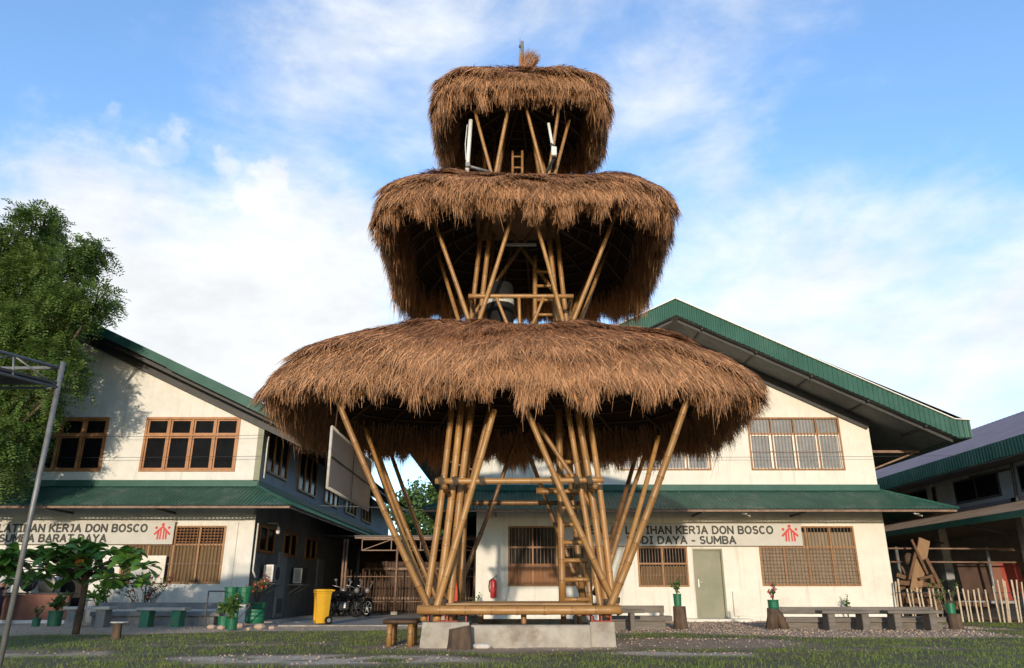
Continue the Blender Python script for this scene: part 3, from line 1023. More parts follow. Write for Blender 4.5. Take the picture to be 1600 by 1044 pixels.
def canopy(parent, x0, x1, yw, back_right, back_left, zt=3.83, zb=3.10, o=1.53):
    """corrugated lean-to along the front with hips at both ends, returning along the side walls"""
    c = MB()
    sl = math.hypot(o, zt - zb)
    L = x1 - x0 + 2 * o
    c.corr((x0 - o, yw - o, zb), (x1 + o, yw - o, zb), (0, o, zt - zb), lambda t: sl * min(1, max(0.02, t * L / o), max(0.02, (1 - t) * L / o)), pitch=0.115, amp=0.013)
    for sgn, x, yb in ((1, x1, back_right), (-1, x0, back_left)):
        if yb:
            Ls = yb - (yw - o)
            c.corr((x + sgn * o, yw - o, zb), (x + sgn * o, yb, zb), (-sgn * o, 0, zt - zb), lambda t: sl * min(1, max(0.02, t * Ls / o)), pitch=0.115, amp=0.013)
    cn = c.build('canopy', 'green_sheet', parent)
    fl = MB()
    fl.box(x0 - 0.03, x1 + 0.03, yw - 0.05, yw - 0.003, zt - 0.04, zt + 0.17)
    fl.bar((x0, yw - 0.03, zt - 0.02), (x1, yw - 0.03, zt - 0.02), 0.2, 0.02)
    if back_right: fl.box(x1 + 0.003, x1 + 0.05, yw + 0.0, back_right, zt - 0.04, zt + 0.17)
    if back_left: fl.box(x0 - 0.05, x0 - 0.003, yw + 0.0, back_left, zt - 0.04, zt + 0.17)
    fl.build('flashing', 'green_fascia', cn)
    for sgn, x, ok in ((1, x1, back_right), (-1, x0, back_left)):
        if ok:
            hp = MB(); hp.path([(x + sgn * o, yw - o, zb + 0.02), (x, yw, zt + 0.02)], 0.035, 6); hp.build('hip_cap', 'green_fascia', cn)
    k = MB()
    k.bar((x0 - o + .05, yw - o + 0.06, zb - 0.05), (x1 + o - .05, yw - o + 0.06, zb - 0.05), 0.04, 0.06)
    if back_right: k.bar((x1 + o - 0.06, yw - o + 0.1, zb - 0.05), (x1 + o - 0.06, back_right, zb - 0.05), 0.04, 0.06)
    if back_left: k.bar((x0 - o + 0.06, yw - o + 0.1, zb - 0.05), (x0 - o + 0.06, back_left, zb - 0.05), 0.04, 0.06)
    k.build('eave_batten', 'pipe_rust', cn)
    for x in np.arange(x0 + 0.6, x1, 3.05):
        q = MB()
        q.bar((x, yw - 0.01, zb - 0.07), (x, yw - o + 0.1, zb - 0.07), 0.05, 0.06)
        q.build('bracket', 'dark_steel', cn)
    return cn


canopy(rb, RX0, RX1, YR, 47, 47)

# ---- left workshop ----
YL = 22.8
LX1, LXM = -7.70, -13.75
LX0 = 2 * LXM - LX1
lb = thing('workshop_building', 'white two storey workshop on the left with brown framed windows and green canopy', 'building', (LXM, YL, 0))
ZWL = 5.98
SLL = 0.465
ltop = ([LX0, LXM, LX1], [ZWL - 0.3, ZWL - 0.3 + SLL * (LX1 - LXM), ZWL - 0.3])
Lw = lambda px, py: P(px, py, YL)
wA = (Lw(230, 652).x, Lw(377, 652).x, Lw(300, 737).z, Lw(300, 652).z)
wB = (wA[0] - 1.15 - 2.95, wA[0] - 1.15, wA[2], wA[3])
lholes = [wA, wB, (-11.42, -8.46, 1.03, 2.66), (-13.15, -12.25, 0.02, 2.02)]
fl_ = MB(); facade(fl_, LX0, LX1, -0.05, ltop, lholes, YL); fl_.build('front_wall', 'old_wall_paint', lb)
sholes = [(YL + 0.55, YL + 3.3, 4.35, 6.0)]
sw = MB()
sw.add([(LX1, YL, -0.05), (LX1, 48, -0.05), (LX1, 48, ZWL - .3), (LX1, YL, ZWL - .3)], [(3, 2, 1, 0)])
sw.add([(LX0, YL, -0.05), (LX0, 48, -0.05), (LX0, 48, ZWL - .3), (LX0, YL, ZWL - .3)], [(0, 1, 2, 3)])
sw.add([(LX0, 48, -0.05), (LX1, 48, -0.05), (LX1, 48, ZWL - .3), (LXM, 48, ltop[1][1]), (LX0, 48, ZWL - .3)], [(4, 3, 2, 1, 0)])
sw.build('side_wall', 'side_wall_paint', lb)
sw = MB(); sw.box(LX1 + 0.0005, LX1 + 0.0025, YL + 0.21, 47.9, -0.05, 3.8); sw.build('lower_wall_shade', 'shaded_wall', lb)  # thin sheet; the canopy's shade on the lower wall is in its colour
bw = MB(); bw.box(LX0 + 0.1, LX1 - 0.1, YL + 0.5, YL + 0.55, 0, 5.6); bw.build('inner_partition', 'interior_dark', lb)
cc = MB(); cc.box(LX1 - 0.12, LX1 + 0.06, YL - 0.05, YL + 0.20, 3.98, ZWL + 0.15); cc.build('corner_pilaster', 'door_paint', lb)
cc = MB(); cc.box(-7.93, -7.62, YL - 0.04, YL - 0.003, -0.05, 2.98); cc.build('corner_pilaster', 'old_wall_paint', lb)
window(lb, *wA, YL, 4, wA[2] + (wA[3] - wA[2]) * 0.66, frame='wood_frame', fw=0.07)
window(lb, *wB, YL, 4, wA[2] + (wA[3] - wA[2]) * 0.66, frame='wood_frame', fw=0.07)
window(lb, *lholes[2], YL, 4, 2.12, frame='ochre_frame', fw=0.055, bars=0.10, cur=(1.08, 2.08, 'curtain'))
# transom louvres over the curtains
lv = MB()
for k in range(5):
    z = 2.2 + k * 0.085
    lv.bar((-11.3, YL + 0.03, z), (-8.55, YL + 0.03, z), 0.05, 0.012, (0, 0.6, 1))
lv.build('louvre', 'wood_frame', lb)
# side wall windows: dark openings in brown frames
for (ya, yb, za, zb, cols) in [(23.3, 25.6, 4.35, 5.75, 3), (27.0, 29.6, 4.25, 5.7, 3), (31.0, 33.6, 4.25, 5.7, 3), (35.0, 37.6, 4.25, 5.7, 3), (39.0, 41.6, 4.25, 5.7, 3),
                               (23.4, 25.0, 1.95, 2.75, 2), (26.0, 27.6, 1.95, 2.75, 2), (28.8, 30.4, 1.95, 2.75, 2)]:
    f = MB()
    g = 0.07
    X = LX1
    f.box(X + 0.003, X + 0.07, ya, yb, zb - g, zb).box(X + 0.003, X + 0.07, ya, yb, za, za + g)
    cw = (yb - ya - g) / cols
    for i in range(cols + 1):
        yy = ya + cw * i
        f.box(X + 0.003, X + 0.068, yy, yy + g, za + g, zb - g)
    w = f.build('window', 'wood_frame', lb)
    for i in range(cols):
        pn = MB(); pn.box(X + 0.003, X + 0.02, ya + cw * i + g, ya + cw * (i + 1), za + g, zb - g); pn.build('pane', 'window_glass', w)
for (ya, yb) in [(25.6, 26.5), (30.8, 31.8)]:
    f = MB(); f.box(LX1 + 0.003, LX1 + 0.06, ya, yb, 0.02, 2.05, 0.01); d_ = f.build('door', 'grey_wall', lb)
    f = MB(); f.box(LX1 + 0.062, LX1 + 0.075, ya + 0.15, yb - 0.15, 0.15, 0.6); f.build('kick_plate', 'weathered_wood', d_)
OV = 0.95
zrl = ltop[1][1] + 0.30
lxe = LX1 + 1.3
zel = zrl - SLL * (lxe - LXM)
gl = gable_roof(lb, 2 * LXM - lxe, lxe, LXM, zel, zrl, YL - OV + 0.04, 48.5, 0.08)
lroof = gl.build('roof', 'soffit_board', lb)
fs_ = MB(); bs_ = MB()
for sgn in (1, -1):
    a = Vector((LXM, YL - OV, zrl)); e = Vector((LXM + sgn * (lxe - LXM), YL - OV, zel))
    m1 = a.lerp(e, 0.45)
    fs_.bar(a + Vector((0, 0, .13)), m1 + Vector((0, 0, .13)), 0.05, 0.26)
    fs_.bar(m1 + Vector((0, -.03, .11)), e + Vector((0, -.03, .09)), 0.05, 0.28)
    bs_.bar((LXM, YL - 0.02, zrl - 0.22), (e.x, YL - 0.02, zel - 0.22), 0.30, 0.34)
    bs_.bar((LXM, YL - OV + 0.3, zrl - 0.08), (e.x, YL - OV + 0.3, zel - 0.08), 0.08, 0.14)
fs_.build('fascia', 'green_fascia', lroof)
bs_.build('rafter', 'dark_steel', lroof)
up = MB()
for sgn in (1, -1):
    up.add([(LXM, YL - OV, zrl + 0.27), (LXM + sgn * (lxe - LXM + .05), YL - OV, zel + 0.25), (LXM + sgn * (lxe - LXM + .05), 48.5, zel + 0.25), (LXM, 48.5, zrl + 0.27)], [(0, 1, 2, 3)])
up.build('roof_sheet', 'green_sheet', lroof)
canopy(lb, LX0, LX1, YL, 46.5, None)
dp = MB()
dp.path([(LX1 + 0.08, YL + 0.35, 5.4), (LX1 + 0.08, YL + 0.30, 5.2), (LX1 + 0.09, YL + 0.28, 4.1)], 0.03, 8)
dp.build('downpipe', 'white_plastic', lb, smooth=True)
dp = MB()
dp.path([(LX1 + 0.10, YL + 0.18, 2.75), (LX1 + 0.10, YL + 0.16, 1.4), (LX1 + 0.2, YL + 0.16, 1.2)], 0.03, 8)
dp.build('downpipe', 'white_plastic', lb, smooth=True)
cd = MB(); cd.path([(-8.12, YL - 0.02, 2.9), (-8.14, YL - 0.02, 0.6)], 0.012, 6); cd.build('conduit', 'white_plastic', lb)
# ---- far right warehouse ----
wh = thing('warehouse', 'grey warehouse at the right edge with mauve roof, green fascia and open dark hall', 'building', (17, 30, 0))
wx, we, wrx = 15.9, 15.1, 22.0
m_ = MB(); m_.corr((we, 16, 5.2), (we, 52, 5.2), (wrx - we, 0, 2.95), lambda t: math.hypot(wrx - we, 2.95), pitch=0.30, amp=0.02)
m_.corr((2 * wrx - we, 52, 5.2), (2 * wrx - we, 16, 5.2), (-(wrx - we), 0, 2.95), lambda t: math.hypot(wrx - we, 2.95), pitch=0.30, amp=0.02)
whr = m_.build('roof', 'roof_sheet_mauve', wh)
m_ = MB(); m_.corr((we - 0.02, 52, 4.72), (we - 0.02, 16, 4.72), (0, 0, 1), lambda t: 0.50, pitch=0.16, amp=0.012); m_.build('fascia', 'green_fascia', whr)
m_ = MB(); m_.box(we, wx, 16, 52, 4.68, 4.71); m_.build('soffit', 'soffit_board', whr)
m_ = MB(); m_.box(wx, wx + 0.15, 15, 52, 3.3, 5.2); m_.box(wx, wx + 0.15, 15, 19.2, -.05, 3.3); m_.build('upper_wall', 'grey_wall', wh)
m_ = MB(); m_.box(wx + 5.5, wx + 5.6, 15, 52, -0.05, 3.3); m_.box(wx + .2, wx + 5.5, 52, 52.1, -.05, 3.3); m_.build('back_wall', 'grey_wall', wh)
m_ = MB(); m_.box(wx + 0.16, wx + 5.6, 15, 52, 3.2, 3.28); m_.build('ceiling', 'soffit_board', wh)
for y in (21.0, 24.6, 28.4, 32.2):
    m_ = MB(); m_.box(wx - 0.02, wx + 0.13, y, y + 2.6, 3.75, 4.55)
    w = m_.build('window', 'dark_steel', wh)
    q = MB()
    for k in range(2):
        q.box(wx - 0.03, wx - 0.021, y + 0.08 + 1.28 * k, y + 1.25 + 1.28 * k, 3.83, 4.48)
    q.build('pane', 'window_glass', w)
for y in (19.3, 24.0, 28.8, 33.6):
    m_ = MB(); m_.box(wx - 0.05, wx + 0.25, y - 0.16, y + 0.16, -0.05, 4.66); m_.build('column', 'grey_wall', wh)
m_ = MB(); m_.path([(wx - 0.09, 23.7, 4.66), (wx - 0.09, 23.72, 4.5), (wx - 0.09, 23.8, 3.5)], 0.045, 8); m_.path([(wx - .09, 23.7, 4.5), (wx - .09, 26, 4.55)], 0.035, 8); m_.build('downpipe', 'dark_steel', wh)
m_ = MB(); m_.corr((14.2, 16, 2.95), (14.2, 50, 2.95), (wx - 14.2, 0, 0.55), lambda t: math.hypot(wx - 14.2, 0.55), pitch=0.16, amp=0.012)
wc = m_.build('canopy', 'roof_sheet_rust', wh)
m_ = MB(); m_.box(14.15, 14.19, 16, 50, 2.78, 2.97); m_.build('fascia', 'green_fascia', wc)
m_ = MB(); m_.box(wx - 0.05, wx - 0.003, 16, 50, 3.5, 3.62); m_.build('flashing', 'roof_sheet_mauve', wc)
for y in (20.5, 24.5, 28.5):
    m_ = MB(); m_.bar((wx, y, 2.5), (14.3, y, 2.85), 0.05, 0.05); m_.build('bracket', 'dark_steel', wc)
m_ = MB(); m_.box(wx + 0.02, wx + 0.12, 19.5, 23.8, -0.05, 0.95); m_.box(wx + 0.02, wx + 0.12, 24.2, 50, -0.05, 0.7); m_.build('low_wall', 'grey_wall', wh)


# ------------------------------------------------------------------ signs
GLYPH = {  # strokes on a unit box, width of the glyph last
    'A': ([[(0, 0), (.5, 1), (1, 0)], [(.2, .32), (.8, .32)]], .80), 'B': ([[(0, 0), (0, 1), (.55, 1), ('c', .55, .765, .38, .235, 90, -90), (0, .53)], [(.55, .53), ('c', .6, .265, .4, .265, 90, -90), (0, 0)]], .70),
    'C': ([[('c', .52, .5, .52, .5, 50, 310)]], .74), 'D': ([[(0, 0), (0, 1), (.4, 1), ('c', .4, .5, .6, .5, 90, -90), (0, 0)]], .78),
    'E': ([[(1, 1), (0, 1), (0, 0), (1, 0)], [(0, .52), (.9, .52)]], .58), 'H': ([[(0, 0), (0, 1)], [(1, 0), (1, 1)], [(0, .52), (1, .52)]], .74),
    'I': ([[(.5, 0), (.5, 1)], [(.05, 1), (.95, 1)], [(.05, 0), (.95, 0)]], .36), 'J': ([[(.1, 1), (.9, 1), (.9, .3), ('c', .5, .3, .4, .3, 0, -110)]], .44),
    'K': ([[(0, 0), (0, 1)], [(1, 1), (.06, .46)], [(.3, .6), (1, 0)]], .72), 'L': ([[(0, 1), (0, 0), (1, 0)]], .56),
    'M': ([[(0, 0), (0, 1), (.5, .32), (1, 1), (1, 0)]], .92), 'N': ([[(0, 0), (0, 1), (1, 0), (1, 1)]], .76), 'O': ([[('c', .5, .5, .5, .5, 0, 360)]], .84),
    'R': ([[(0, 0), (0, 1), (.55, 1), ('c', .55, .755, .4, .245, 90, -90), (0, .51)], [(.5, .5), (1, 0)]], .72),
    'S': ([[('c', .52, .755, .46, .245, 40, 190), ('c', .5, .75, .44, .24, 190, 270), ('c', .5, .255, .48, .255, 90, -150)]], .66),
    'T': ([[(.5, 0), (.5, 1)], [(0, 1), (1, 1)]], .72), 'U': ([[(0, 1), (0, .36), ('c', .5, .36, .5, .36, 180, 360), (1, 1)]], .74),
    'Y': ([[(0, 1), (.5, .48), (1, 1)], [(.5, .48), (.5, 0)]], .76), '-': ([[(0, .38), (1, .38)]], .34)}


def text_mesh(txt, x0, x1, z0, z1, y, bold=0.25):
    """bold sans lettering built from flat strokes; sized to fill the given box"""
    h = z1 - z0
    gap, sp_, wd = 0.33, 0.52, bold
    tot = sum((GLYPH[c][1] + gap) if c != ' ' else sp_ for c in txt) - gap + wd
    kx = (x1 - x0) / tot
    mb = MB()
    words = []
    x = x0 + wd * kx / 2
    lay = 0
    ih = h * (1 - wd * 0.80)
    zb0 = z0 + h * wd * 0.40
    for ch in txt:
        if ch == ' ':
            x += sp_ * kx
            words.append(mb); mb = MB()
            continue
        strokes, gw = GLYPH[ch]
        for st in strokes:
            pts = []
            for q in st:
                if q[0] == 'c':
                    n = max(4, int(abs(q[6] - q[5]) / 18))
                    for k in range(n + 1):
                        a = R(q[5] + (q[6] - q[5]) * k / n)
                        pts.append((q[1] + q[3] * math.cos(a), q[2] + q[4] * math.sin(a)))
                else:
                    pts.append(q)
            W = [Vector((x + p[0] * gw * kx, zb0 + p[1] * ih)) for p in pts]
            for a, b in zip(W[:-1], W[1:]):
                d = b - a
                if d.length < 1e-5:
                    continue
                d.normalize()
                nv = Vector((-d.y, d.x))
                vert = abs(d.y)
                w = (wd * kx * vert + wd * 0.80 * h * (1 - vert)) / 2
                ex = w * 0.85
                a2, b2 = a - d * ex * (0.5 if len(pts) > 6 else 1), b + d * ex * (0.5 if len(pts) > 6 else 1)
                lay = (lay + 1) % 24
                yy_ = y - 0.0002 * lay
                mb.prism([(a2 + nv * w)[:], (a2 - nv * w)[:], (b2 - nv * w)[:], (b2 + nv * w)[:]], yy_ - 0.004, yy_)
        x += (gw + gap) * kx
    words.append(mb)
    return words


def emblem(cx, z0, z1, y):
    """three red figures joining arms like a roof"""
    mb = MB()
    h = z1 - z0

    def disc(x, z, r):
        mb.prism([(x + r * math.cos(t), z + r * math.sin(t)) for t in np.linspace(0, 2 * math.pi, 17)[:-1]], y - 0.006, y)

    def strip(a, b, w, k=0.0):
        d = Vector((b[0] - a[0], b[1] - a[1])).normalized()
        n = Vector((-d.y, d.x)) * w / 2
        mb.prism([(a[0] + n.x, a[1] + n.y), (a[0] - n.x, a[1] - n.y), (b[0] - n.x, b[1] - n.y), (b[0] + n.x, b[1] + n.y)], y - 0.006 - k, y - k)
    disc(cx, z1 - h * 0.09, h * 0.10)
    strip((cx, z1 - h * 0.22), (cx - h * 0.50, z0 + h * 0.30), h * 0.12)
    strip((cx, z1 - h * 0.22), (cx + h * 0.50, z0 + h * 0.30), h * 0.12, 0.001)
    for sx_ in (-1, 1):
        disc(cx + sx_ * h * 0.40, z1 - h * 0.28, h * 0.085)
        strip((cx + sx_ * h * 0.24, z0 + h * 0.55), (cx + sx_ * h * 0.27, z0), h * 0.11, 0.002)
        strip((cx + sx_ * h * 0.09, z1 - h * 0.30), (cx + sx_ * h * 0.10, z0), h * 0.09, 0.003)
    return mb


def sign(label, x0, x1, z0, z1, y, rows, em):
    t = thing('sign_board', label, 'sign', ((x0 + x1) / 2, y, z0))
    p = MB(); p.box(x0, x1, y, y + 0.04, z0, z1, 0.006); p.build('panel', 'sign_panel', t)
    q = MB()
    q.box(x0 - 0.02, x1 + 0.02, y + 0.041, y + 0.075, z1 - 0.04, z1 + 0.01).box(x0 - 0.02, x1 + 0.02, y + 0.041, y + 0.075, z0 - 0.01, z0 + 0.04)
    q.build('frame', 'pipe_rust', t)
    for s, a, c, za, zb in rows:
        for mb in text_mesh(s, a, c, za, zb, y - 0.008):
            mb.build('lettering', 'sign_ink', t)
    emblem(*em, y - 0.002).build('emblem', 'emblem_red', t)
    return t


ys = YR - 0.12
Rr = lambda px, py: P(px, py, ys)
sign('long white sign with black lettering and red figures above the green door', 1.55, Rr(1253, 835).x, Rr(1100, 853).z, Rr(1100, 818).z, ys,
     [('BALAI LATIHAN KERJA DON BOSCO', Rr(921, 828).x, Rr(1208, 828).x, Rr(1100, 835).z, Rr(1100, 821.5).z),
      ('BUDI DAYA - SUMBA', Rr(980, 843).x, Rr(1150, 843).x, Rr(1100, 850.5).z, Rr(1100, 837.5).z)],
     (Rr(1234, 832).x, Rr(1234, 846).z, Rr(1234, 820).z))
ys2 = YL - 0.12
Lr = lambda px, py: P(px, py, ys2)
lx0 = Lr(0, 828).x
sign('long white sign half hidden behind the broad leaved young tree', -17.2, Lr(271, 835).x, Lr(150, 850.5).z, Lr(150, 815.5).z, ys2,
     [('BALAI LATIHAN KERJA DON BOSCO', lx0 - 1.12, Lr(231, 825).x, Lr(100, 832).z, Lr(100, 818.5).z),
      ('SUMBA BARAT DAYA', lx0 + 0.03, Lr(167, 840).x, Lr(100, 847.5).z, Lr(100, 834.5).z)],
     (Lr(254, 829).x, Lr(254, 843).z, Lr(254, 817.5).z))

# ------------------------------------------------------------------ tower
tw = thing('bamboo_tower', 'three tiered bamboo watchtower with shaggy thatched roofs on a concrete base', 'tower', (TX, TY, 0))

pl = MB()
for sx_ in (-1, 1):
    for sy in (-1, 1):
        cx, cy = (-1.03 if sx_ < 0 else 1.42), TY + sy * 1.55
        hw, hb, h = 0.36, 0.40, 0.355
        if sx_ > 0: hw, hb = 0.19, 0.21
        vs = [(cx + i * hb, cy + j * hb, -0.08) for i, j in ((-1, -1), (1, -1), (1, 1), (-1, 1))] + [(cx + i * hw, cy + j * hw, h) for i, j in ((-1, -1), (1, -1), (1, 1), (-1, 1))]
        bmx = MB().add(vs, [(3, 2, 1, 0), (4, 5, 6, 7), (0, 1, 5, 4), (1, 2, 6, 5), (2, 3, 7, 6), (3, 0, 4, 7)])
        bmx.build('footing', 'concrete', tw)
pl.box(-0.66, 1.235, TY - 1.86, TY - 1.50, -0.08, 0.315, 0.02)
pl.box(-0.66, 1.22, TY + 1.50, TY + 1.78, -0.08, 0.29, 0.02)
pl.box(-1.25, -0.95, TY - 1.2, TY + 1.2, -0.08, 0.28, 0.02)
pl.box(1.32, 1.52, TY - 1.2, TY + 1.2, -0.08, 0.28, 0.02)
pl.build('foundation_beam', 'concrete', tw)
for sx_ in (-1, 1):
    for sy in (-1, 1):
        br = MB()
        cx, cy = (-1.03 if sx_ < 0 else 1.42), TY + sy * 1.55
        for k in (-0.30, 0.0, 0.30):
            if sx_ > 0: k *= 0.5
            br.box(cx + k - 0.012, cx + k + 0.012, cy - 0.12, cy + 0.12, 0.36, 0.56)
        br.box(cx - 0.17, cx + 0.17, cy - 0.14, cy + 0.14, 0.357, 0.372)
        br.build('steel_bracket', 'red_panel', tw)


def post(a, b, r=0.065, name='post', material='bamboo', tint=None, node=0.42, bend=0.008, taper=0.9):
    mb = MB()
    mb.bamboo(a, b, r * 0.87, tint, taper, 10, node, bend)
    return mb.build(name, material, tw, smooth=True)


def pp_(x0, y0, Y0, x1, y1, Y1, ext=0.0, exl=0.0):
    a, b = P(x0, y0, Y0), P(x1, y1, Y1)
    d = b - a
    return a - d * exl, b + d * ext


FR, RE = 12.85, 15.85
# --- ground tier, front left cluster
T1 = [
    (668, 944, 12.80, 538, 648, 12.3, 0.16, 0.05, 0.068, 0.62), (663, 960, 12.9, 702, 640, 13.25, 0.4, 0.03, 0.072, 0.72),
    (683, 962, 12.88, 718, 650, 13.2, 0.4, 0.03, 0.082, 0.76), (702, 962, 12.95, 741, 640, 13.3, 0.4, 0.03, 0.072, 0.70),
    (683, 946, 12.74, 765, 666, 12.6, 0.1, 0.05, 0.066, 0.64), (700, 880, 13.25, 749, 700, 13.3, 0.4, 0.1, 0.055, 0.55),
    (668, 935, 13.05, 582, 700, 13.9, 0.15, 0.02, 0.055, 0.70), (683, 935, 15.7, 597, 723, 16.2, 0.15, 0.02, 0.062, 0.5),
    (696, 935, 15.9, 618, 728, 16.9, 0.12, 0.02, 0.062, 0.25), (722, 942, 15.7, 735, 700, 15.6, 0.4, 0.05, 0.085, 0.55),
    (712, 930, 15.8, 777, 758, 16.0, 0.9, 0.05, 0.06, 0.32), (708, 942, 15.6, 726, 700, 15.5, 0.4, 0.05, 0.075, 0.5),
    # front right cluster
    (962, 944, 12.80, 828, 650, 12.5, 0.1, 0.05, 0.062, 0.70), (941, 962, 12.95, 894, 680, 13.2, 0.4, 0.0, 0.064, 0.70),
    (950, 962, 12.9, 908, 690, 13.2, 0.4, 0.0, 0.076, 0.66), (959, 958, 12.9, 924, 690, 13.3, 0.4, 0.0, 0.062, 0.68),
    (953, 948, 12.74, 1062, 655, 12.3, 0.15, 0.05, 0.074, 0.58), (955, 940, 13.1, 1018, 720, 13.9, 0.2, 0.02, 0.056, 0.74),
    (940, 930, 15.7, 1000, 737, 16.2, 0.15, 0.02, 0.06, 0.45), (930, 925, 15.9, 987, 734, 16.9, 0.12, 0.02, 0.06, 0.22),
    (930, 800, 13.25, 864, 700, 13.3, 0.4, 0.1, 0.055, 0.52), (911, 935, 15.7, 898, 800, 15.6, 0.9, 0.05, 0.078, 0.40),
    (922, 936, 15.7, 912, 800, 15.6, 0.9, 0.05, 0.07, 0.42), (910, 932, 15.85, 844, 757, 16.0, 0.6, 0.03, 0.055, 0.42),
]
for a in T1:
    p0, p1 = pp_(*a[:6], a[6], a[7])
    post(p0, p1, a[8] * random.uniform(0.92, 1.06), tint=a[9] + random.uniform(-0.12, 0.12), node=random.uniform(0.36, 0.5), bend=random.uniform(0.004, 0.014))


def lashing(c, r, ax):
    mb = MB()
    c, ax = Vector(c), Vector(ax).normalized()
    u = ax.orthogonal().normalized(); w = ax.cross(u)
    pts = []
    for k in range(5 * 12 + 1):
        t = 2 * math.pi * k / 12
        pts.append(c + (u * math.cos(t) + w * math.sin(t)) * r + ax * (k / 60 - 0.5) * 0.09)
    mb.path(pts, 0.010, 5)
    mb.build('lashing', 'rope', tw, smooth=True)


for px, py in ((690, 752), (712, 752), (754, 752), (866, 751), (901, 751), (921, 751)):
    lashing(P(px, py, 12.66), 0.075, (1, 0, 0.25))
for px, py in ((675, 940), (690, 941), (952, 941), (960, 938)):
    lashing(P(px, py, 12.82), 0.085, (0.1, 0, 1))
# deck ring beams and deck
post(P(652, 953, 12.55), P(970, 953, 12.55), 0.082, 'beam', tint=0.66, taper=0.97, bend=0.002)
zb = P(652, 953, 12.55).z
post((TX - 1.62, 15.95, zb), (TX + 1.62, 15.95, zb), 0.075, 'beam', tint=0.45, bend=0.002)
for sx_ in (-1, 1):
    post((TX + sx_ * 1.2, 12.5, zb + 0.0), (TX + sx_ * 1.2, 16.1, zb + 0.0), 0.06, 'beam', tint=0.45, bend=0.002)
dk = MB()
for k in range(17):
    y = 12.78 + k * 0.18
    dk.box(TX - 1.30, TX + 1.16 + random.uniform(-.03, .03), y, y + 0.17, zb + 0.062, zb + 0.095 + 0.004 * random.random(), 0.006)
dk.build('deck', 'bamboo_plank', tw)
for px in (712, 752, 818, 880, 905):
    q = P(px, 970, 14.0 if px != 818 else 12.9)
    mb = MB(); mb.bamboo((q.x, q.y, 0.0), (q.x, q.y, zb + 0.06), 0.05, 0.5); mb.build('stub_post', 'bamboo', tw, smooth=True)
# ring beams under the first roof
ZB1 = P(680, 752, 12.7).z
post(P(680, 752, 12.68), P(943, 750, 12.68), 0.062, 'beam', tint=0.68, bend=0.002)
post((TX - 1.4, 15.98, ZB1), (TX + 1.4, 15.98, ZB1), 0.06, 'beam', tint=0.3, bend=0.002)
for sx_ in (-1, 1):
    post((TX + sx_ * 1.25, 12.5, ZB1 - 0.11), (TX + sx_ * 1.25, 16.2, ZB1 - 0.11), 0.055, 'beam', tint=0.35, bend=0.002)
post(P(838, 768, 14.4), P(908, 770, 14.4), 0.06, 'beam', tint=0.5)
post(P(838, 766, 15.0), P(908, 768, 15.0), 0.06, 'beam', tint=0.4)
# ladder (rails and rungs)
lad = MB(); lad.bamboo(P(879, 944, 14.3), P(873, 640, 14.3), 0.068, 0.55, 1.0, 10, 0.4, 0.0)
ladder = lad.build('ladder', 'bamboo', tw, smooth=True)
lad = MB(); lad.bamboo(P(922, 944, 14.35), P(908, 640, 14.35), 0.06, 0.5, 1.0, 10, 0.4, 0.0); lad.build('rail', 'bamboo', ladder, smooth=True)
for y, xr in ((937, 922), (906, 920), (876, 918), (848, 916), (820, 914), (793, 912), (768, 911), (744, 910), (722, 909)):
    q = MB(); q.bamboo(P(876, y, 14.28), P(xr, y - 0.5, 14.3), 0.042, random.uniform(.55, .7), 1.0, 8, 0.5, 0.0); q.build('rung', 'bamboo', ladder, smooth=True)

# --- second tier
T2 = [
    (731, 500, 13.15, 681, 355, 12.9, 0.2, 0.6, 0.052, 0.62), (716, 500, 13.9, 690, 415, 14.3, 0.3, 0.9, 0.050, 0.58),
    (747, 500, 13.0, 797, 346, 12.6, 0.15, 0.6, 0.050, 0.72), (752, 475, 14.6, 813, 388, 14.3, 0.5, 0.2, 0.05, 0.5),
    (738, 490, 13.6, 748, 400, 13.6, 0.9, 0.9, 0.058, 0.55), (752, 490, 13.5, 762, 400, 13.5, 0.9, 0.9, 0.06, 0.6), (762, 490, 14.9, 768, 400, 14.9, 0.9, 0.9, 0.058, 0.45),
    (877, 500, 13.0, 836, 344, 12.6, 0.15, 0.6, 0.048, 0.72), (880, 475, 14.6, 817, 390, 14.3, 0.5, 0.2, 0.05, 0.5),
    (895, 500, 13.15, 961, 336, 12.9, 0.15, 0.6, 0.052, 0.66), (906, 500, 13.9, 938, 416, 14.3, 0.3, 0.9, 0.050, 0.55),
    (873, 490, 13.5, 862, 390, 13.5, 0.9, 0.9, 0.06, 0.62), (886, 490, 13.6, 875, 390, 13.6, 0.9, 0.9, 0.06, 0.55), (868, 490, 14.9, 858, 390, 14.9, 0.9, 0.9, 0.058, 0.42),
    (892, 490, 15.2, 930, 400, 15.9, 0.3, 0.9, 0.05, 0.35), (728, 490, 15.2, 692, 400, 15.9, 0.3, 0.9, 0.05, 0.35),
]
for a in T2:
    p0, p1 = pp_(*a[:6], a[6], a[7])
    post(p0, p1, a[8], tint=a[9], node=0.36)
post(P(732, 463, 12.98), P(896, 463, 12.98), 0.052, 'railing', tint=0.66, bend=0.0)
for x in (737, 892):
    a = P(x, 466, 13.05)
    post(a, (a.x, a.y + 2.4, a.z), 0.05, 'railing', tint=0.5, bend=0.0)
for (x0, y0, x1, y1) in ((776, 466, 791, 503), (811, 466, 812, 503), (849, 466, 834, 503)):
    a, b_ = pp_(x1, y1, 13.0, x0, y0, 12.98, 0, 0.5)
    post(a, b_, 0.038, 'baluster', tint=0.64, bend=0.0)
lad = MB(); lad.bamboo(P(836, 510, 14.2), P(836, 400, 14.2), 0.05, 0.5, 1.0, 10, 0.4, 0.0)
ladder2 = lad.build('ladder', 'bamboo', tw, smooth=True)
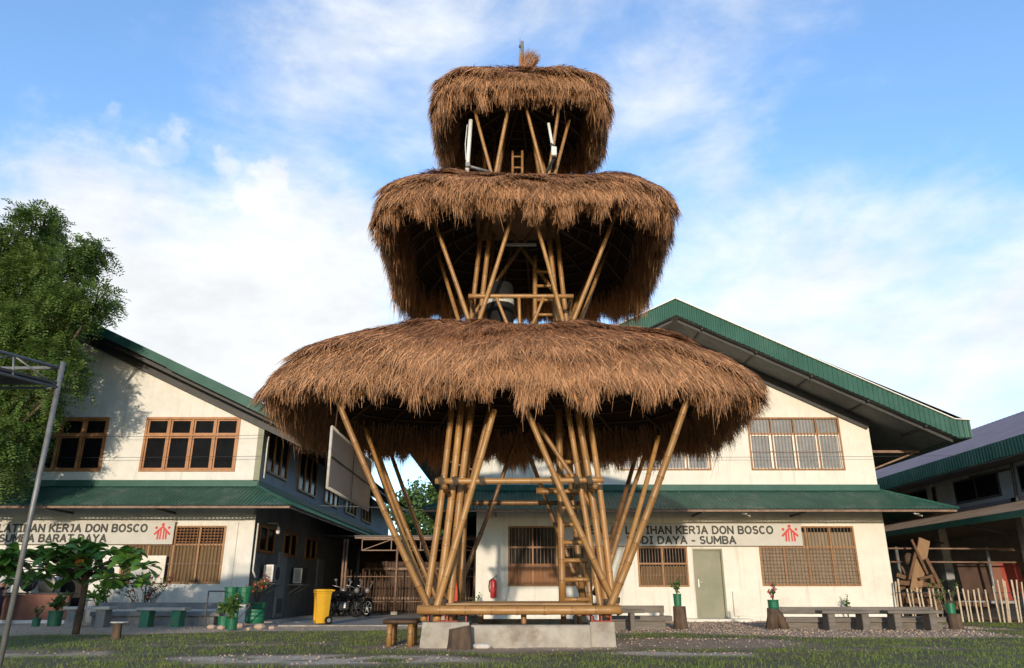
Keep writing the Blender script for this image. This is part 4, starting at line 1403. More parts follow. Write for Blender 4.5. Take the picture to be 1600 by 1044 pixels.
lad = MB(); lad.bamboo(P(868, 510, 14.2), P(864, 400, 14.2), 0.05, 0.5, 1.0, 10, 0.4, 0.0); lad.build('rail', 'bamboo', ladder2, smooth=True)
for y in (492, 469, 447, 425):
    q = MB(); q.bamboo(P(837, y, 14.18), P(866, y, 14.18), 0.034, 0.6, 1.0, 8, 0.5, 0.0); q.build('rung', 'bamboo', ladder2, smooth=True)
dk = MB()
for k in range(15):
    y = 13.05 + k * 0.18
    dk.box(TX - 1.25, TX + 1.25, y, y + 0.17, 5.02, 5.06)
dk.build('deck', 'bamboo_plank', tw)
# --- third tier
T3 = [
    (769, 272, 13.5, 747, 192, 13.4, 0.3, 0.9, 0.044, 0.66), (776, 272, 13.45, 796, 165, 13.2, 0.2, 0.7, 0.05, 0.68), (781, 272, 14.9, 791, 205, 14.9, 0.7, 0.9, 0.045, 0.45),
    (758, 272, 14.8, 752, 220, 15.0, 0.6, 0.9, 0.042, 0.45), (850, 272, 13.45, 827, 186, 13.3, 0.3, 0.7, 0.046, 0.68), (854, 272, 14.8, 836, 200, 14.9, 0.4, 0.9, 0.045, 0.5),
    (857, 272, 13.5, 874, 163, 13.2, 0.2, 0.7, 0.046, 0.6), (867, 272, 13.6, 883, 212, 13.6, 0.4, 0.9, 0.044, 0.6), (840, 270, 15.1, 842, 190, 15.1, 0.3, 0.9, 0.045, 0.35), (772, 270, 15.1, 770, 190, 15.1, 0.3, 0.9, 0.045, 0.35),
]
for a in T3:
    p0, p1 = pp_(*a[:6], a[6], a[7])
    post(p0, p1, a[8], tint=a[9], node=0.33)
for x in (801, 816):
    post(P(x, 276, 14.3), P(x, 236, 14.3), 0.036, 'ladder_rail', tint=0.5, bend=0.0)
for y in (262, 245):
    post(P(801, y, 14.3), P(816, y, 14.3), 0.025, 'rung', tint=0.55, bend=0.0)
dk = MB()
for k in range(10):
    dk.box(TX - 0.9, TX + 0.9, 13.45 + k * 0.18, 13.62 + k * 0.18, 8.30, 8.33)
dk.build('deck', 'bamboo_plank', tw)
# mast poles up the axis
post((TX - 0.55, TY + 0.2, 9.0), (TX - 0.02, TY, 12.3), 0.05, 'post', tint=0.4)
post((TX + 0.55, TY + 0.2, 9.0), (TX + 0.02, TY, 12.3), 0.05, 'post', tint=0.4)


def thatch(neck, eave, prm, side, front, nb, nfr, fr_len, nraf, lump=0.06, seed=1, exp=4.6, dx=0.0, rear=0.0, ncourse=2.4, side_tilt=1.0):
    """one thatched roof: superellipse in plan, profiles for the sides and for the front/back"""
    nxn, nyn = neck
    rx, ry = eave
    CX = TX + dx
    sf = np.array(side); ff = np.array(front)
    prm = np.array(prm)
    sd = seed * 7.3

    def surf(th, s, inset=0.0, drop=0.0):
        c, si = np.cos(th), np.sin(th)
        k = (np.abs(c) ** exp + np.abs(si) ** exp) ** (-1 / exp)
        f = np.interp(s, prm, sf[:, 0])
        w = np.clip(np.abs(si * k), 0, 1) ** 2
        w = w / (w + np.clip(np.abs(c * k), 0, 1) ** 2 + 1e-9)
        z = np.interp(s, prm, sf[:, 1]) * (1 - w) + np.interp(s, prm, ff[:, 1]) * w
        hx = nxn + (rx - nxn) * f - inset
        hy = nyn + (ry - nyn) * f - inset
        lm = lump * (np.sin(3 * th + sd) * 0.5 + np.sin(7 * th + sd * 2 + 4 * s) * 0.35 + np.sin(13 * th + 9 * s + sd) * 0.25 + np.sin(23 * th - 13 * s) * 0.15)
        r = 1 + lm * 0.25
        z = z - rear * np.clip(si, 0, 1) * np.clip(f, 0, 1)
        return np.stack([CX + hx * k * c * r, TY + hy * k * si * r, z + lm * 0.8 - drop], -1)

    nt, ns = 120, 26
    th = np.linspace(0, 2 * np.pi, nt + 1)[:-1]

    def shell(inset, drop, smax, flip):
        s = np.linspace(0, smax, ns)
        T, Sx = np.meshgrid(th, s)
        v = surf(T.ravel(), Sx.ravel(), inset, drop)
        i = np.arange(ns - 1)[:, None] * nt
        j = np.arange(nt)[None]
        a = i + j; b = i + (j + 1) % nt
        q = np.stack([a, a + nt, b + nt, b], -1).reshape(-1, 4)
        return v, (q[:, ::-1] if flip else q)
    vo, qo = shell(0.0, 0.0, 1.0, False)
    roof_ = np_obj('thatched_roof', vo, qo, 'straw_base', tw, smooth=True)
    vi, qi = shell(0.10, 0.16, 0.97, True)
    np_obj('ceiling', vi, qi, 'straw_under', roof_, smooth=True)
    # straws lying on the roof
    s = rng.random(nb) ** 0.75 * 1.0
    t = rng.uniform(0, 2 * np.pi, nb)
    p = surf(t, s)
    e = 0.02
    down = nrmz(surf(t, np.minimum(s + e, 1.0)) - surf(t, np.maximum(s - e, 0.0)))
    along = nrmz(surf(t + e, s) - surf(t - e, s))
    nrm = nrmz(np.cross(down, along))
    nrm *= np.sign(nrm[:, 2:3] + 0.15 * 0)
    outw = nrmz(np.stack([p[:, 0] - CX, p[:, 1] - TY, np.zeros(nb)], 1))
    flipm = (nrm * (outw + np.array([0, 0, 0.6]))).sum(1) < 0
    nrm[flipm] *= -1
    jit = rng.normal(0, 0.34, nb)[:, None] * along
    # messy cross-lying straws near the top of each roof
    mess = (rng.random(nb) < 0.38 * (1 - s) + 0.08)[:, None]
    jit = np.where(mess, rng.normal(0, 1.2, nb)[:, None] * along, jit)
    lift = rng.uniform(0.02, 0.14, nb)[:, None]
    da = nrmz(down + jit + nrm * lift)
    db = nrmz(down + jit * 1.4 - nrm * lift * 0.4 + np.array([0, 0, -0.16]))
    course = (s * ncourse + 0.25 * np.sin(5 * t + sd) + 0.15 * np.sin(11 * t)) % 1.0
    p = p + nrm * (rng.uniform(0.0, 0.06, nb) + 0.10 * course ** 2)[:, None]
    L = rng.uniform(0.15, 0.46, nb)
    sidev = nrmz(np.cross(da, nrmz(nrm + 0.8 * rand_unit(nb))))
    v1, q1 = blades(p, da, db, L, rng.uniform(0.006, 0.015, nb), sidev)
    low = (s + rng.normal(0, 0.10, nb)) > 0.72
    # hanging fringe
    t = rng.uniform(0, 2 * np.pi, nfr)
    clump = 0.62 + 0.30 * np.sin(17 * t + sd + 1.3 * np.sin(5 * t)) * np.sin(41 * t + 2 * np.sin(9 * t)) + 0.22 * np.sin(29 * t + sd) + 0.16 * np.sin(97 * t)
    clump = np.clip(clump, 0.18, 1.2)
    s = rng.uniform(0.80, 1.0, nfr)
    p = surf(t, s)
    outw = nrmz(np.stack([(p[:, 0] - CX) / rx ** 2, (p[:, 1] - TY) / ry ** 2, np.zeros(nfr)], 1))
    inn = rng.uniform(-0.02, 0.30, nfr)[:, None] * np.where(rng.random(nfr) < 0.55, 0.3, 1.0)[:, None]
    p = p - outw * inn
    p[:, 2] -= inn[:, 0] * 0.3
    along = np.stack([-outw[:, 1], outw[:, 0], np.zeros(nfr)], 1)
    da = nrmz(np.array([0, 0, -1.0]) + outw * rng.normal(0.16, 0.10, nfr)[:, None] + along * rng.normal(0, 0.13, nfr)[:, None])
    db = nrmz(np.array([0, 0, -1.0]) + outw * rng.normal(-0.06, 0.12, nfr)[:, None] + along * rng.normal(0, 0.18, nfr)[:, None])
    sidew = 1 - np.clip(np.abs(outw[:, 1]) / (np.abs(outw[:, 0]) + np.abs(outw[:, 1])), 0, 1)
    L = (fr_len[0] * (1 - sidew) + fr_len[1] * sidew) * clump * rng.uniform(0.55, 1.1, nfr)
    back = np.clip((p[:, 1] - (TY - ry)) / (2 * ry), 0, 1)
    L = L * (1 - sidew * (0.5 - 0.65 * back) * side_tilt)
    L = np.where(rng.random(nfr) < 0.006, L * 1.6, L) + (1 - s) * 0.9
    sidev = nrmz(np.cross(da, nrmz(outw + 0.9 * rand_unit(nfr))))
    v2, q2 = blades(p, da, db, L, rng.uniform(0.007, 0.017, nfr), sidev)
    np_obj('straw', v1.reshape(-1, 6, 3)[~low].reshape(-1, 3), blade_faces((~low).sum()), 'straw', roof_)
    va = np.concatenate([v1.reshape(-1, 6, 3)[low].reshape(-1, 3), v2])
    np_obj('fringe', va, blade_faces(len(va) // 6), 'fringe_straw', roof_)
    # frame seen from below
    ths = np.linspace(0, 2 * np.pi, nraf + 1)[:-1] + 0.06
    for a in ths:
        pts = [surf(np.array([a]), np.array([q]), 0.14, 0.24)[0] for q in (0.05, 0.3, 0.55, 0.8, 0.95)]
        mb = MB(); mb.path(pts, 0.032, 6, [random.uniform(.3, .8)] * 5)
        mb.build('rafter', 'dark_bamboo', roof_, smooth=True)
    for q in np.linspace(0.18, 0.94, 8):
        pts = [surf(np.array([a]), np.array([q]), 0.12, 0.20)[0] for a in np.linspace(0, 2 * np.pi, 49)]
        mb = MB(); mb.path(pts, 0.02, 5, [random.uniform(.3, .8)] * 49, cap=False)
        mb.build('purlin', 'dark_bamboo', roof_, smooth=True)
    return roof_


prm = (0, 0.25, 0.5, 0.72, 0.88, 1.0)
thatch((1.25, 1.15), (4.40, 2.62), prm,
       [(0, 5.45), (.30, 5.42), (.58, 5.19), (.80, 4.83), (.94, 4.42), (1.0, 4.12)],
       [(0, 5.42), (.30, 5.30), (.58, 5.06), (.82, 4.74), (.95, 4.38), (1.0, 4.10)],
       125000, 56000, (0.60, 0.66), 26, seed=1, dx=-0.12, rear=0.22)
thatch((0.90, 0.85), (2.80, 2.44), prm,
       [(0, 8.66), (.36, 8.64), (.62, 8.50), (.84, 8.18), (.96, 7.82), (1.0, 7.54)],
       [(0, 8.64), (.36, 8.42), (.62, 8.18), (.84, 7.98), (.96, 7.82), (1.0, 7.64)],
       84000, 46000, (0.50, 0.92), 22, seed=2, dx=0.10, rear=0.42, exp=6.0)
thatch((0.12, 0.12), (1.83, 1.60), prm,
       [(0, 11.56), (.34, 11.52), (.62, 11.40), (.84, 11.18), (.96, 10.92), (1.0, 10.62)],
       [(0, 11.54), (.34, 11.42), (.62, 11.24), (.84, 11.06), (.96, 10.88), (1.0, 10.68)],
       48000, 26000, (0.48, 0.95), 18, lump=0.05, seed=3, dx=0.06, rear=0.1, side_tilt=0.2)
# straw topknot
nb = 2600
t = rng.uniform(0, 2 * np.pi, nb); hgt = rng.uniform(0, 0.52, nb)
rad = 0.17 - 0.05 * np.sin(np.clip(hgt, 0, .4) * 7) + 0.12 * np.clip(hgt - 0.3, 0, 1)
p = np.stack([TX + 0.10 + hgt * 0.26 + rad * np.cos(t), TY + rad * np.sin(t), 11.66 + hgt * 1.60], 1)
da = nrmz(np.stack([0.25 + 0.2 * np.cos(t), 0.2 * np.sin(t), np.full(nb, 1.0)], 1) + 0.25 * rand_unit(nb))
flare = np.clip(hgt - 0.28, 0, 1)[:, None] * 3
db = nrmz(da + flare * (np.array([0.75, 0, -0.05]) + 0.5 * np.stack([np.cos(t), np.sin(t), 0 * t], 1)) + 0.15 * rand_unit(nb))
v_, q_ = blades(p, da, db, rng.uniform(0.10, 0.26, nb), rng.uniform(0.007, 0.014, nb), nrmz(np.cross(da, rand_unit(nb))))
np_obj('topknot', v_, q_, 'fringe_straw', tw)
mb = MB(); mb.path([(TX + 0.02, TY, 11.4), (TX + 0.08, TY, 11.8), (TX + 0.16, TY, 12.35)], [0.13, 0.11, 0.12], 10); mb.build('topknot_core', 'straw_base', tw)

# things on the tower
mast = MB(); q = P(816, 100, TY)
mast.path([(q.x, TY - .1, 11.5), (q.x, TY - .1, P(816, 70, TY).z)], 0.035, 8).path([(q.x - 0.05, TY, 12.4), (q.x - 0.05, TY, P(814, 60, TY).z)], [0.014, 0.006], 6)
mast.lathe((q.x - 0.05, TY, P(814, 74, TY).z), [(0.03, 0), (0.03, 0.05), (0.012, 0.09)], 8)
tag(mast.build('lightning_rod', 'galvanised'), 'thin metal rod with white stub rising beside the straw topknot', 'lightning rod')
an = thing('antenna', 'white antenna pole with a horizontal arm at the left of the top tier', 'antenna', P(730, 271, 13.3))
mb = MB(); mb.path([P(729, 282, 13.3), P(735.5, 188, 13.3)], 0.042, 10); mb.build('pole', 'white_plastic', an, smooth=True)
mb = MB(); mb.path([P(730, 259, 13.28), P(766, 269, 13.45)], 0.03, 8); mb.build('arm', 'galvanised', an, smooth=True)
mb = MB(); a = P(731, 258, 13.25); mb.box(a.x - .05, a.x + .05, a.y - .04, a.y + .06, a.z - .05, a.z + .05, 0.01); mb.build('clamp', 'galvanised', an)
mb = MB(); mb.path([P(728, 250, 13.25), P(727, 225, 13.25), P(730, 195, 13.25)], 0.008, 5); mb.build('cable', 'white_plastic', an)
an = thing('antenna', 'slim white antenna with a boxy radio unit at the right of the top tier', 'antenna', P(862, 262, 13.2))
mb = MB(); mb.path([P(865, 238, 13.2), P(857, 193, 13.2)], 0.030, 10); mb.build('pole', 'white_plastic', an, smooth=True)
mb = MB(); a = P(865.5, 237, 13.15); mb.box(a.x - .055, a.x + .055, a.y - .05, a.y + .05, a.z - .11, a.z + .10, 0.015); mb.build('radio_unit', 'white_plastic', an)
mb = MB(); mb.path([P(868, 243, 13.2), P(853, 270, 13.45)], 0.028, 8); mb.path([P(861, 225, 13.2), P(867, 232, 13.2)], 0.035, 8); mb.build('bracket', 'dark_steel', an)
dr = thing('drum', 'black drum with a white band on the second tier deck', 'drum', (P(781, 480, 13.7).x, 13.7, 5.07))
q = P(781, 480, 13.7)
mb = MB(); mb.lathe((q.x, 13.7, 5.07), [(0.24, 0), (0.27, 0.05), (0.275, 1.35), (0.25, 1.48), (0.12, 1.54)], 20); mb.build('body', 'black_rubber', dr, smooth=True)
mb = MB(); z = P(781, 471, 13.45).z - 5.07; mb.lathe((q.x, 13.7, 5.07 + z), [(0.277, 0), (0.283, 0.01), (0.283, 0.11), (0.277, 0.12)], 20); mb.build('band', 'pale_concrete', dr, smooth=True)
mb = MB(); mb.box(P(788, 352, 13.9).x, P(838, 352, 13.9).x, 14.0, 14.06, P(800, 383, 14).z, P(800, 380, 14).z); tag(mb.build('tube_lamp', 'white_plastic'), 'unlit white tube lamp under the middle thatched roof', 'lamp')
mb = MB(); a, c = P(711, 880, 15.5), P(716, 942, 15.5)
vs = []
for i in range(7):
    z = a.z + (zb + 0.1 - a.z) * i / 6
    w = 0.03 + 0.012 * math.sin(i * 1.7)
    y = 15.35 + 0.012 * math.sin(i * 2.3)
    vs += [(a.x - w + i * .004, y, z), (a.x + w + i * .008, y - 0.02, z), (a.x + w + i * .008, y + 0.03, z), (a.x - w + i * .004, y + 0.03, z)]
fs = [(0, 1, 2, 3), (27, 26, 25, 24)]
for i in range(6):
    for k in range(4):
        fs.append((i * 4 + k, i * 4 + 4 + k, i * 4 + 4 + (k + 1) % 4, i * 4 + (k + 1) % 4))
mb.add(vs, fs)
tag(mb.build('flag', 'red_cloth'), 'rolled red cloth hanging by the rear left bamboo posts', 'flag')
# bamboo bench beside the tower
q = G(640, 1010)
bb = thing('bamboo_bench', 'low slatted bamboo bench beside the left concrete footing', 'bench', (q.x, 12.9, 0))
mb = MB()
for k in range(9):
    y = 12.55 + k * 0.085
    mb.bamboo((-2.02, y, 0.36), (-1.50, y, 0.36), 0.032, random.uniform(.1, .35), 1, 8, 0.3, 0)
mb.build('seat', 'dark_bamboo', bb, smooth=True)
for x, y in ((-1.93, 12.65), (-1.60, 12.65), (-1.93, 13.2), (-1.60, 13.2)):
    mb = MB(); mb.bamboo((x, y, -0.02), (x, y, 0.33), 0.045, 0.55, 1, 10, 0.2, 0); mb.build('leg', 'bamboo', bb, smooth=True)


def stump_mb(c, r, h, tilt=0.0, seg=18, flare=1.15):
    vs, fs = [], []
    ph = random.random() * 6
    prof = [(flare, -0.03), (1.05, h * 0.3), (1.0, h * 0.7), (0.98, h)]
    for rr, z in prof:
        for k in range(seg):
            t = 2 * math.pi * k / seg
            q = r * rr * (1 + 0.07 * math.sin(3 * t + ph) + 0.05 * math.sin(7 * t + ph))
            zz_ = z + (tilt * math.cos(t) * r if z == h else 0)
            vs.append((c[0] + q * math.cos(t), c[1] + q * math.sin(t), zz_))
    for i in range(3):
        for k in range(seg):
            k2 = (k + 1) % seg
            fs.append((i * seg + k, i * seg + k2, (i + 1) * seg + k2, (i + 1) * seg + k))
    mb = MB().add(vs, fs)
    top = MB().add([(x, y, z) for x, y, z in vs[-seg:]], [tuple(range(seg))])
    return mb, top


def stump(c, r, h, label, tilt=0.0):
    t = thing('tree_stump', label, 'stump', (c[0], c[1], 0))
    a, b = stump_mb(c, r, h, tilt)
    a.build('bark', 'bark', t, smooth=True)
    b.build('cut_face', 'cut_wood', t)
    return t


stump((P(720, 1000, 12.15).x, 12.15, 0), 0.165, 0.30, 'sawn brown log stump in front of the tower base', 0.18)
stump((G(181, 998).x, G(181, 998).y, 0), 0.075, 0.25, 'small reddish stump with a stone slab on top, on the path at left')
q = G(181, 998)
mb = MB(); mb.lathe((q.x + 0.02, q.y, 0.262), [(0.13, 0), (0.16, 0.012), (0.15, 0.025), (0.06, 0.03)], 9)
tag(mb.build('stone_slab', 'pale_concrete'), 'flat pale stone slab resting on the small reddish stump', 'stone slab')
q = G(752, 1012)
mb = MB(); mb.ell((q.x, q.y, 0.02), (0.16, 0.09, 0.05), 9, 6); tag(mb.build('stone', 'white_stone'), 'pale flat stone on the soil beside the log stump', 'stone')

# ------------------------------------------------------------------ foreground gazebo frame at left
gz = thing('gazebo', 'grey metal pipe frame with lattice truss and dark roof at the left edge', 'canopy', (-5.65, 8.9, 0))
top = P(92, 600, 8.9)
mb = MB(); mb.path([(top.x - 0.02, 8.9, -0.05), (top.x, 8.9, top.z + 0.28)], 0.030, 12); mb.build('pole', 'galvanised', gz, smooth=True)
A = P(92, 575, 8.9); B = P(92, 606, 8.9)
dirn = Vector((-0.42, -0.90, 0)).normalized()
e1, e2 = A + dirn * 3.4, B + dirn * 3.4
mb = MB(); mb.path([A, e1], 0.022, 8); mb.path([B + Vector((0, 0, .0)), e2], 0.018, 8)
for k in range(7):
    a = A + dirn * (3.4 * k / 6); c = B + dirn * (3.4 * k / 6)
    mb.path([a, c], 0.012, 6)
    if k < 6:
        d2 = A + dirn * (3.4 * (k + 1) / 6) if k % 2 == 0 else B + dirn * (3.4 * (k + 1) / 6)
        mb.path([c if k % 2 == 0 else a, d2], 0.011, 6)
mb.build('truss', 'galvanised', gz, smooth=True)
perp = Vector((-1.0, 0.02, 0))
mb = MB()
a = B + Vector((0, 0, 0.04)); b2 = e2 + Vector((0, 0, 0.04))
c1, d1_ = a + perp * 3.5, b2 + perp * 3.5
mb.add([a, b2, d1_, c1, a + Vector((0, 0, .03)), b2 + Vector((0, 0, .03)), d1_ + Vector((0, 0, .03)), c1 + Vector((0, 0, .03))], [(0, 1, 2, 3), (7, 6, 5, 4), (0, 4, 5, 1), (2, 6, 7, 3), (1, 5, 6, 2), (0, 3, 7, 4)])
mb.build('roof', 'tarp', gz)
mb = MB(); f0 = A + perp * 3.5; 
mb.path([A, f0], 0.022, 8); mb.path([B, B + perp * 3.5], 0.018, 8)
mb.build('rear_truss', 'galvanised', gz)
for p_ in (e1, A + perp * 3.5, e1 + perp * 3.5):
    mb = MB(); mb.path([(p_.x, p_.y, -0.05), (p_.x, p_.y, A.z + 0.3)], 0.035, 10); mb.build('pole', 'galvanised', gz, smooth=True)


# ------------------------------------------------------------------ trees
def tree(name, label, base, height, crowns, nleaf, leaf, material, trunk_r=0.16, feather=False, group=None, droop=0.2):
    t = thing(name, label, 'tree', base, group)
    bx, by, bz = base
    mb = MB()
    tops = []
    zc = min(c[2] - c[5] * 0.3 for c in crowns)
    mb.path([(bx, by, -0.05), (bx + 0.05, by, zc * 0.5), (bx - 0.03, by + .05, zc)], [trunk_r * 1.2, trunk_r, trunk_r * 0.75], 10)
    for c in crowns:
        p0 = Vector((bx - 0.03, by + 0.05, zc * random.uniform(0.75, 1.0)))
        p1 = Vector(c[:3])
        md = p0.lerp(p1, 0.5) + Vector((random.uniform(-.2, .2), random.uniform(-.2, .2), 0.15))
        mb.path([p0, md, p1], [trunk_r * 0.5, trunk_r * 0.32, trunk_r * 0.10], 7)
        for _ in range(5):
            d = Vector(rand_unit(1)[0])
            e = p1 + Vector((d.x * c[3], d.y * c[4], d.z * c[5])) * 0.8
            mb.path([md.lerp(p1, random.uniform(.3, 1)), p1.lerp(e, .5) + Vector((0, 0, .1)), e], [trunk_r * 0.14, trunk_r * .09, trunk_r * 0.03], 5)
    mb.build('trunk', 'bark', t, smooth=True)
    w = np.array([c[3] * c[4] * c[5] for c in crowns]) ** 0.75
    idx = rng.choice(len(crowns), nleaf, p=w / w.sum())
    C = np.array(crowns)[idx]
    # clumps inside each crown
    nclump = 26
    cd = rand_unit(len(crowns) * nclump).reshape(len(crowns), nclump, 3) * (rng.random((len(crowns), nclump, 1)) ** 0.4)
    pick = rng.integers(0, nclump, nleaf)
    off = cd[idx, pick] + rng.normal(0, 0.17, (nleaf, 3))
    p = C[:, :3] + off * C[:, 3:6]
    outd = nrmz(off + 1e-6)
    if feather:
        # each point becomes a drooping twig with leaflets in two rows
        k = 12
        d = nrmz(outd * 0.8 + rng.normal(0, 0.5, (nleaf, 3)) + np.array([0, 0, -droop]))
        L = rng.uniform(0.25, 0.5, nleaf)
        sv = nrmz(np.cross(d, nrmz(np.array([0, 0, 1.0]) + 0.5 * rand_unit(nleaf))))
        cs, ds, ns = [], [], []
        for j in range(k):
            tt = (j // 2 + 0.5) / (k / 2)
            sg = 1 if j % 2 else -1
            bend = np.array([0, 0, -0.35]) * (tt ** 2) * L[:, None]
            cs.append(p + d * (tt * L)[:, None] + bend)
            ds.append(nrmz(sv * sg + d * 0.55 + rng.normal(0, 0.12, (nleaf, 3)) + np.array([0, 0, -0.15])))
            ns.append(nrmz(np.cross(sv, d) + 0.25 * rand_unit(nleaf)))
        cs, ds, ns = np.concatenate(cs), np.concatenate(ds), np.concatenate(ns)
        v, q = leaf_quads(cs, ds, ns, rng.uniform(leaf[0], leaf[1], len(cs)), rng.uniform(leaf[0], leaf[1], len(cs)) * leaf[2])
    else:
        d = nrmz(outd * 0.5 + rand_unit(nleaf) + np.array([0, 0, -droop]))
        nn = nrmz(rand_unit(nleaf) * 0.7 + outd * 0.5 + np.array([0, 0, 0.5]))
        v, q = leaf_quads(p, d, nn, rng.uniform(leaf[0], leaf[1], nleaf), rng.uniform(leaf[0], leaf[1], nleaf) * leaf[2])
    np_obj('crown', v, q, material, t)
    return t


def cr(px, py, Y, rpx, rpz=None, ry=None):
    p = P(px, py, Y)
    sc = Y / 1130.0
    r = rpx * sc
    return (p.x, p.y, p.z, r, ry if ry else r * 0.9, (rpz or rpx) * sc)


FT = 20.2
tree('feathery_tree', 'tall feathery green tree rising at the left edge in front of the white workshop', (-14.9, FT, 0), 12,
     [cr(px_, py_, FT + dy_, a_, b_, 0.9) for px_, py_, dy_, a_, b_ in
      [(20, 455, 0, 84, 84), (84, 440, -.4, 45, 56), (60, 372, 0, 30, 40), (70, 345, 0, 12, 20), (124, 474, -.5, 32, 20), (30, 560, 0, 76, 66), (90, 560, -.4, 27, 26), (128, 405, -.2, 22, 30), (150, 388, -.2, 10, 12),
       (8, 660, 0, 46, 56), (34, 690, -.3, 24, 36), (0, 735, -.2, 30, 24), (64, 505, -.3, 56, 40), (-60, 560, 0, 110, 170), (66, 622, -.3, 20, 26), (160, 462, -.5, 20, 12), (112, 588, -.5, 15, 14), (10, 375, 0, 26, 24)]],
     15000, (0.07, 0.125, 0.40), 'feather_leaf', 0.2, feather=True, droop=0.3)
# tree crowns beyond the alley
tree('leafy_tree', 'leafy green tree beyond the alley, its crown over the gate', (-6.0, 56, 0), 9,
     [cr(660, 790, 56, 34, 30), cr(630, 800, 56, 26, 26), cr(690, 780, 57, 30, 26), cr(655, 830, 55, 34, 26), cr(725, 800, 57, 30, 30)],
     9000, (0.20, 0.42, 0.55), 'tree_leaf', 0.3)
tree('leafy_tree', 'dark green small tree between the two workshops, lower than the tree behind it', (-5.6, 49.5, 0), 6,
     [cr(672, 850, 49, 30, 24), cr(650, 862, 49, 24, 18), cr(690, 830, 49.5, 22, 22)],
     5000, (0.18, 0.34, 0.55), 'tree_leaf', 0.2)

# unseen leaf screen added behind the camera to shade the left of the lawn
nh = 14000
hx = rng.uniform(-34, -8.2, nh)
top_ = 2.2 + 3.4 * (1 / (1 + np.exp((hx + 9.5) * 2.0))) + 0.35 * np.sin(hx * 0.9) + 0.25 * np.sin(hx * 2.3 + 1) + 0.2 * np.sin(hx * 5.1)
hz = top_ * rng.random(nh) ** 0.75
p = np.stack([hx, -12 + rng.normal(0, 0.45, nh), hz], 1)
v_, q_ = leaf_quads(p, rand_unit(nh), rand_unit(nh), rng.uniform(.25, .5, nh), rng.uniform(.15, .3, nh))
tag(np_obj('shade_hedge', v_, q_, 'tree_leaf'), 'unseen row of leaves added behind the camera to shade the left of the lawn', 'shade_hedge', kind='stuff')

# young broad leaved tree
q = G(118, 990)
yt = thing('young_tree', 'young tree with big broad leaves standing on the left path', 'tree', (q.x, q.y, 0))
mb = MB(); mb.path([(q.x, q.y, -0.05), (q.x + 0.03, q.y, 0.7), (q.x - 0.01, q.y, 1.25)], [0.075, 0.06, 0.05], 9)
tips = []
for px, py in ((30, 862), (85, 868), (130, 858), (160, 885), (110, 905), (60, 905), (25, 905), (205, 862), (215, 905), (75, 890), (140, 890), (170, 862), (50, 866), (95, 858), (125, 850), (0, 876), (-20, 885), (15, 862), (20, 880), (60, 865), (105, 864), (150, 868), (200, 875), (225, 885), (95, 890), (40, 900), (165, 905), (10, 872), (140, 858), (70, 862), (190, 868), (180, 910), (0, 890), (120, 875)):
    Yt = q.y + random.uniform(-0.8, 0.8)
    e = P(px, py, Yt)
    st_ = Vector((q.x, q.y, random.uniform(0.95, 1.25)))
    mb.path([st_, st_.lerp(e, .5) + Vector((0, 0, .06)), e], [0.018, 0.013, 0.008], 6)
    tips.append(e)
mb.build('trunk', 'bark', yt, smooth=True)
lf = MB(); old = MB()
for e in tips:
    nl = random.randint(11, 15)
    for k in range(nl):
        az = 2 * math.pi * k / nl + random.uniform(-.3, .3)
        el = random.uniform(-0.45, 0.55)
        d = Vector((math.cos(az) * math.cos(el), math.sin(az) * math.cos(el), math.sin(el)))
        Lf = random.uniform(0.24, 0.42)
        s_ = d.cross(Vector((0, 0, 1))).normalized()
        nn = s_.cross(d).normalized()
        w = Lf * random.uniform(0.27, 0.34)
        roll = random.uniform(-0.5, 0.5)
        s_, nn = s_ * math.cos(roll) + nn * math.sin(roll), nn * math.cos(roll) - s_ * math.sin(roll)
        pts = []
        for tt, ww, dr_ in ((0.0, 0.05, 0), (0.25, 0.45, 0.01), (0.5, 0.85, 0.0), (0.72, 1.0, -0.03), (0.9, 0.7, -0.07), (1.0, 0.12, -0.10)):
            c_ = e + d * Lf * tt + Vector((0, 0, dr_ * Lf * 2.0))
            pts += [c_ - s_ * w * ww + nn * w * ww * 0.28, c_, c_ + s_ * w * ww + nn * w * ww * 0.28]
        fs = []
        for i in range(5):
            fs += [(3 * i, 3 * i + 1, 3 * i + 4, 3 * i + 3), (3 * i + 1, 3 * i + 2, 3 * i + 5, 3 * i + 4)]
        (old if random.random() < 0.005 else lf).add(pts, fs)
lf.build('crown', 'broad_leaf', yt, smooth=True)
if old.v:
    old.build('withered_leaf', 'old_leaf', yt, smooth=True)


def shrub_mb(c, r, h, n, leaf, flat=0.5):
    """leaf arrays for a small plant plus its stems"""
    st = MB()
    P_, D_ = [], []
    for _ in range(max(4, n // 14)):
        az = random.uniform(0, 6.28)
        e = Vector(c) + Vector((math.cos(az) * r * random.uniform(.2, 1), math.sin(az) * r * random.uniform(.2, 1), h * random.uniform(0.45, 1)))
        m_ = Vector(c).lerp(e, 0.55) + Vector((random.uniform(-.1, .1) * r, random.uniform(-.1, .1) * r, 0.12 * h))
        st.path([c, m_, e], [0.010, 0.007, 0.003], 5)
        for _k in range(14):
            t = random.uniform(0.3, 1.0)
            q = m_.lerp(e, (t - .5) * 2) if t > .5 else Vector(c).lerp(m_, t * 2)
            P_.append(q); D_.append(rand_unit(1)[0] + np.array([0, 0, 0.3]))
    P_, D_ = np.array([list(x) for x in P_]), nrmz(np.array(D_))
    k = len(P_)
    v, q = leaf_quads(P_, D_, nrmz(rand_unit(k) + np.array([0, 0, .8])), rng.uniform(leaf * .6, leaf, k), rng.uniform(leaf * .3, leaf * .5, k))
    return st, v, q, P_


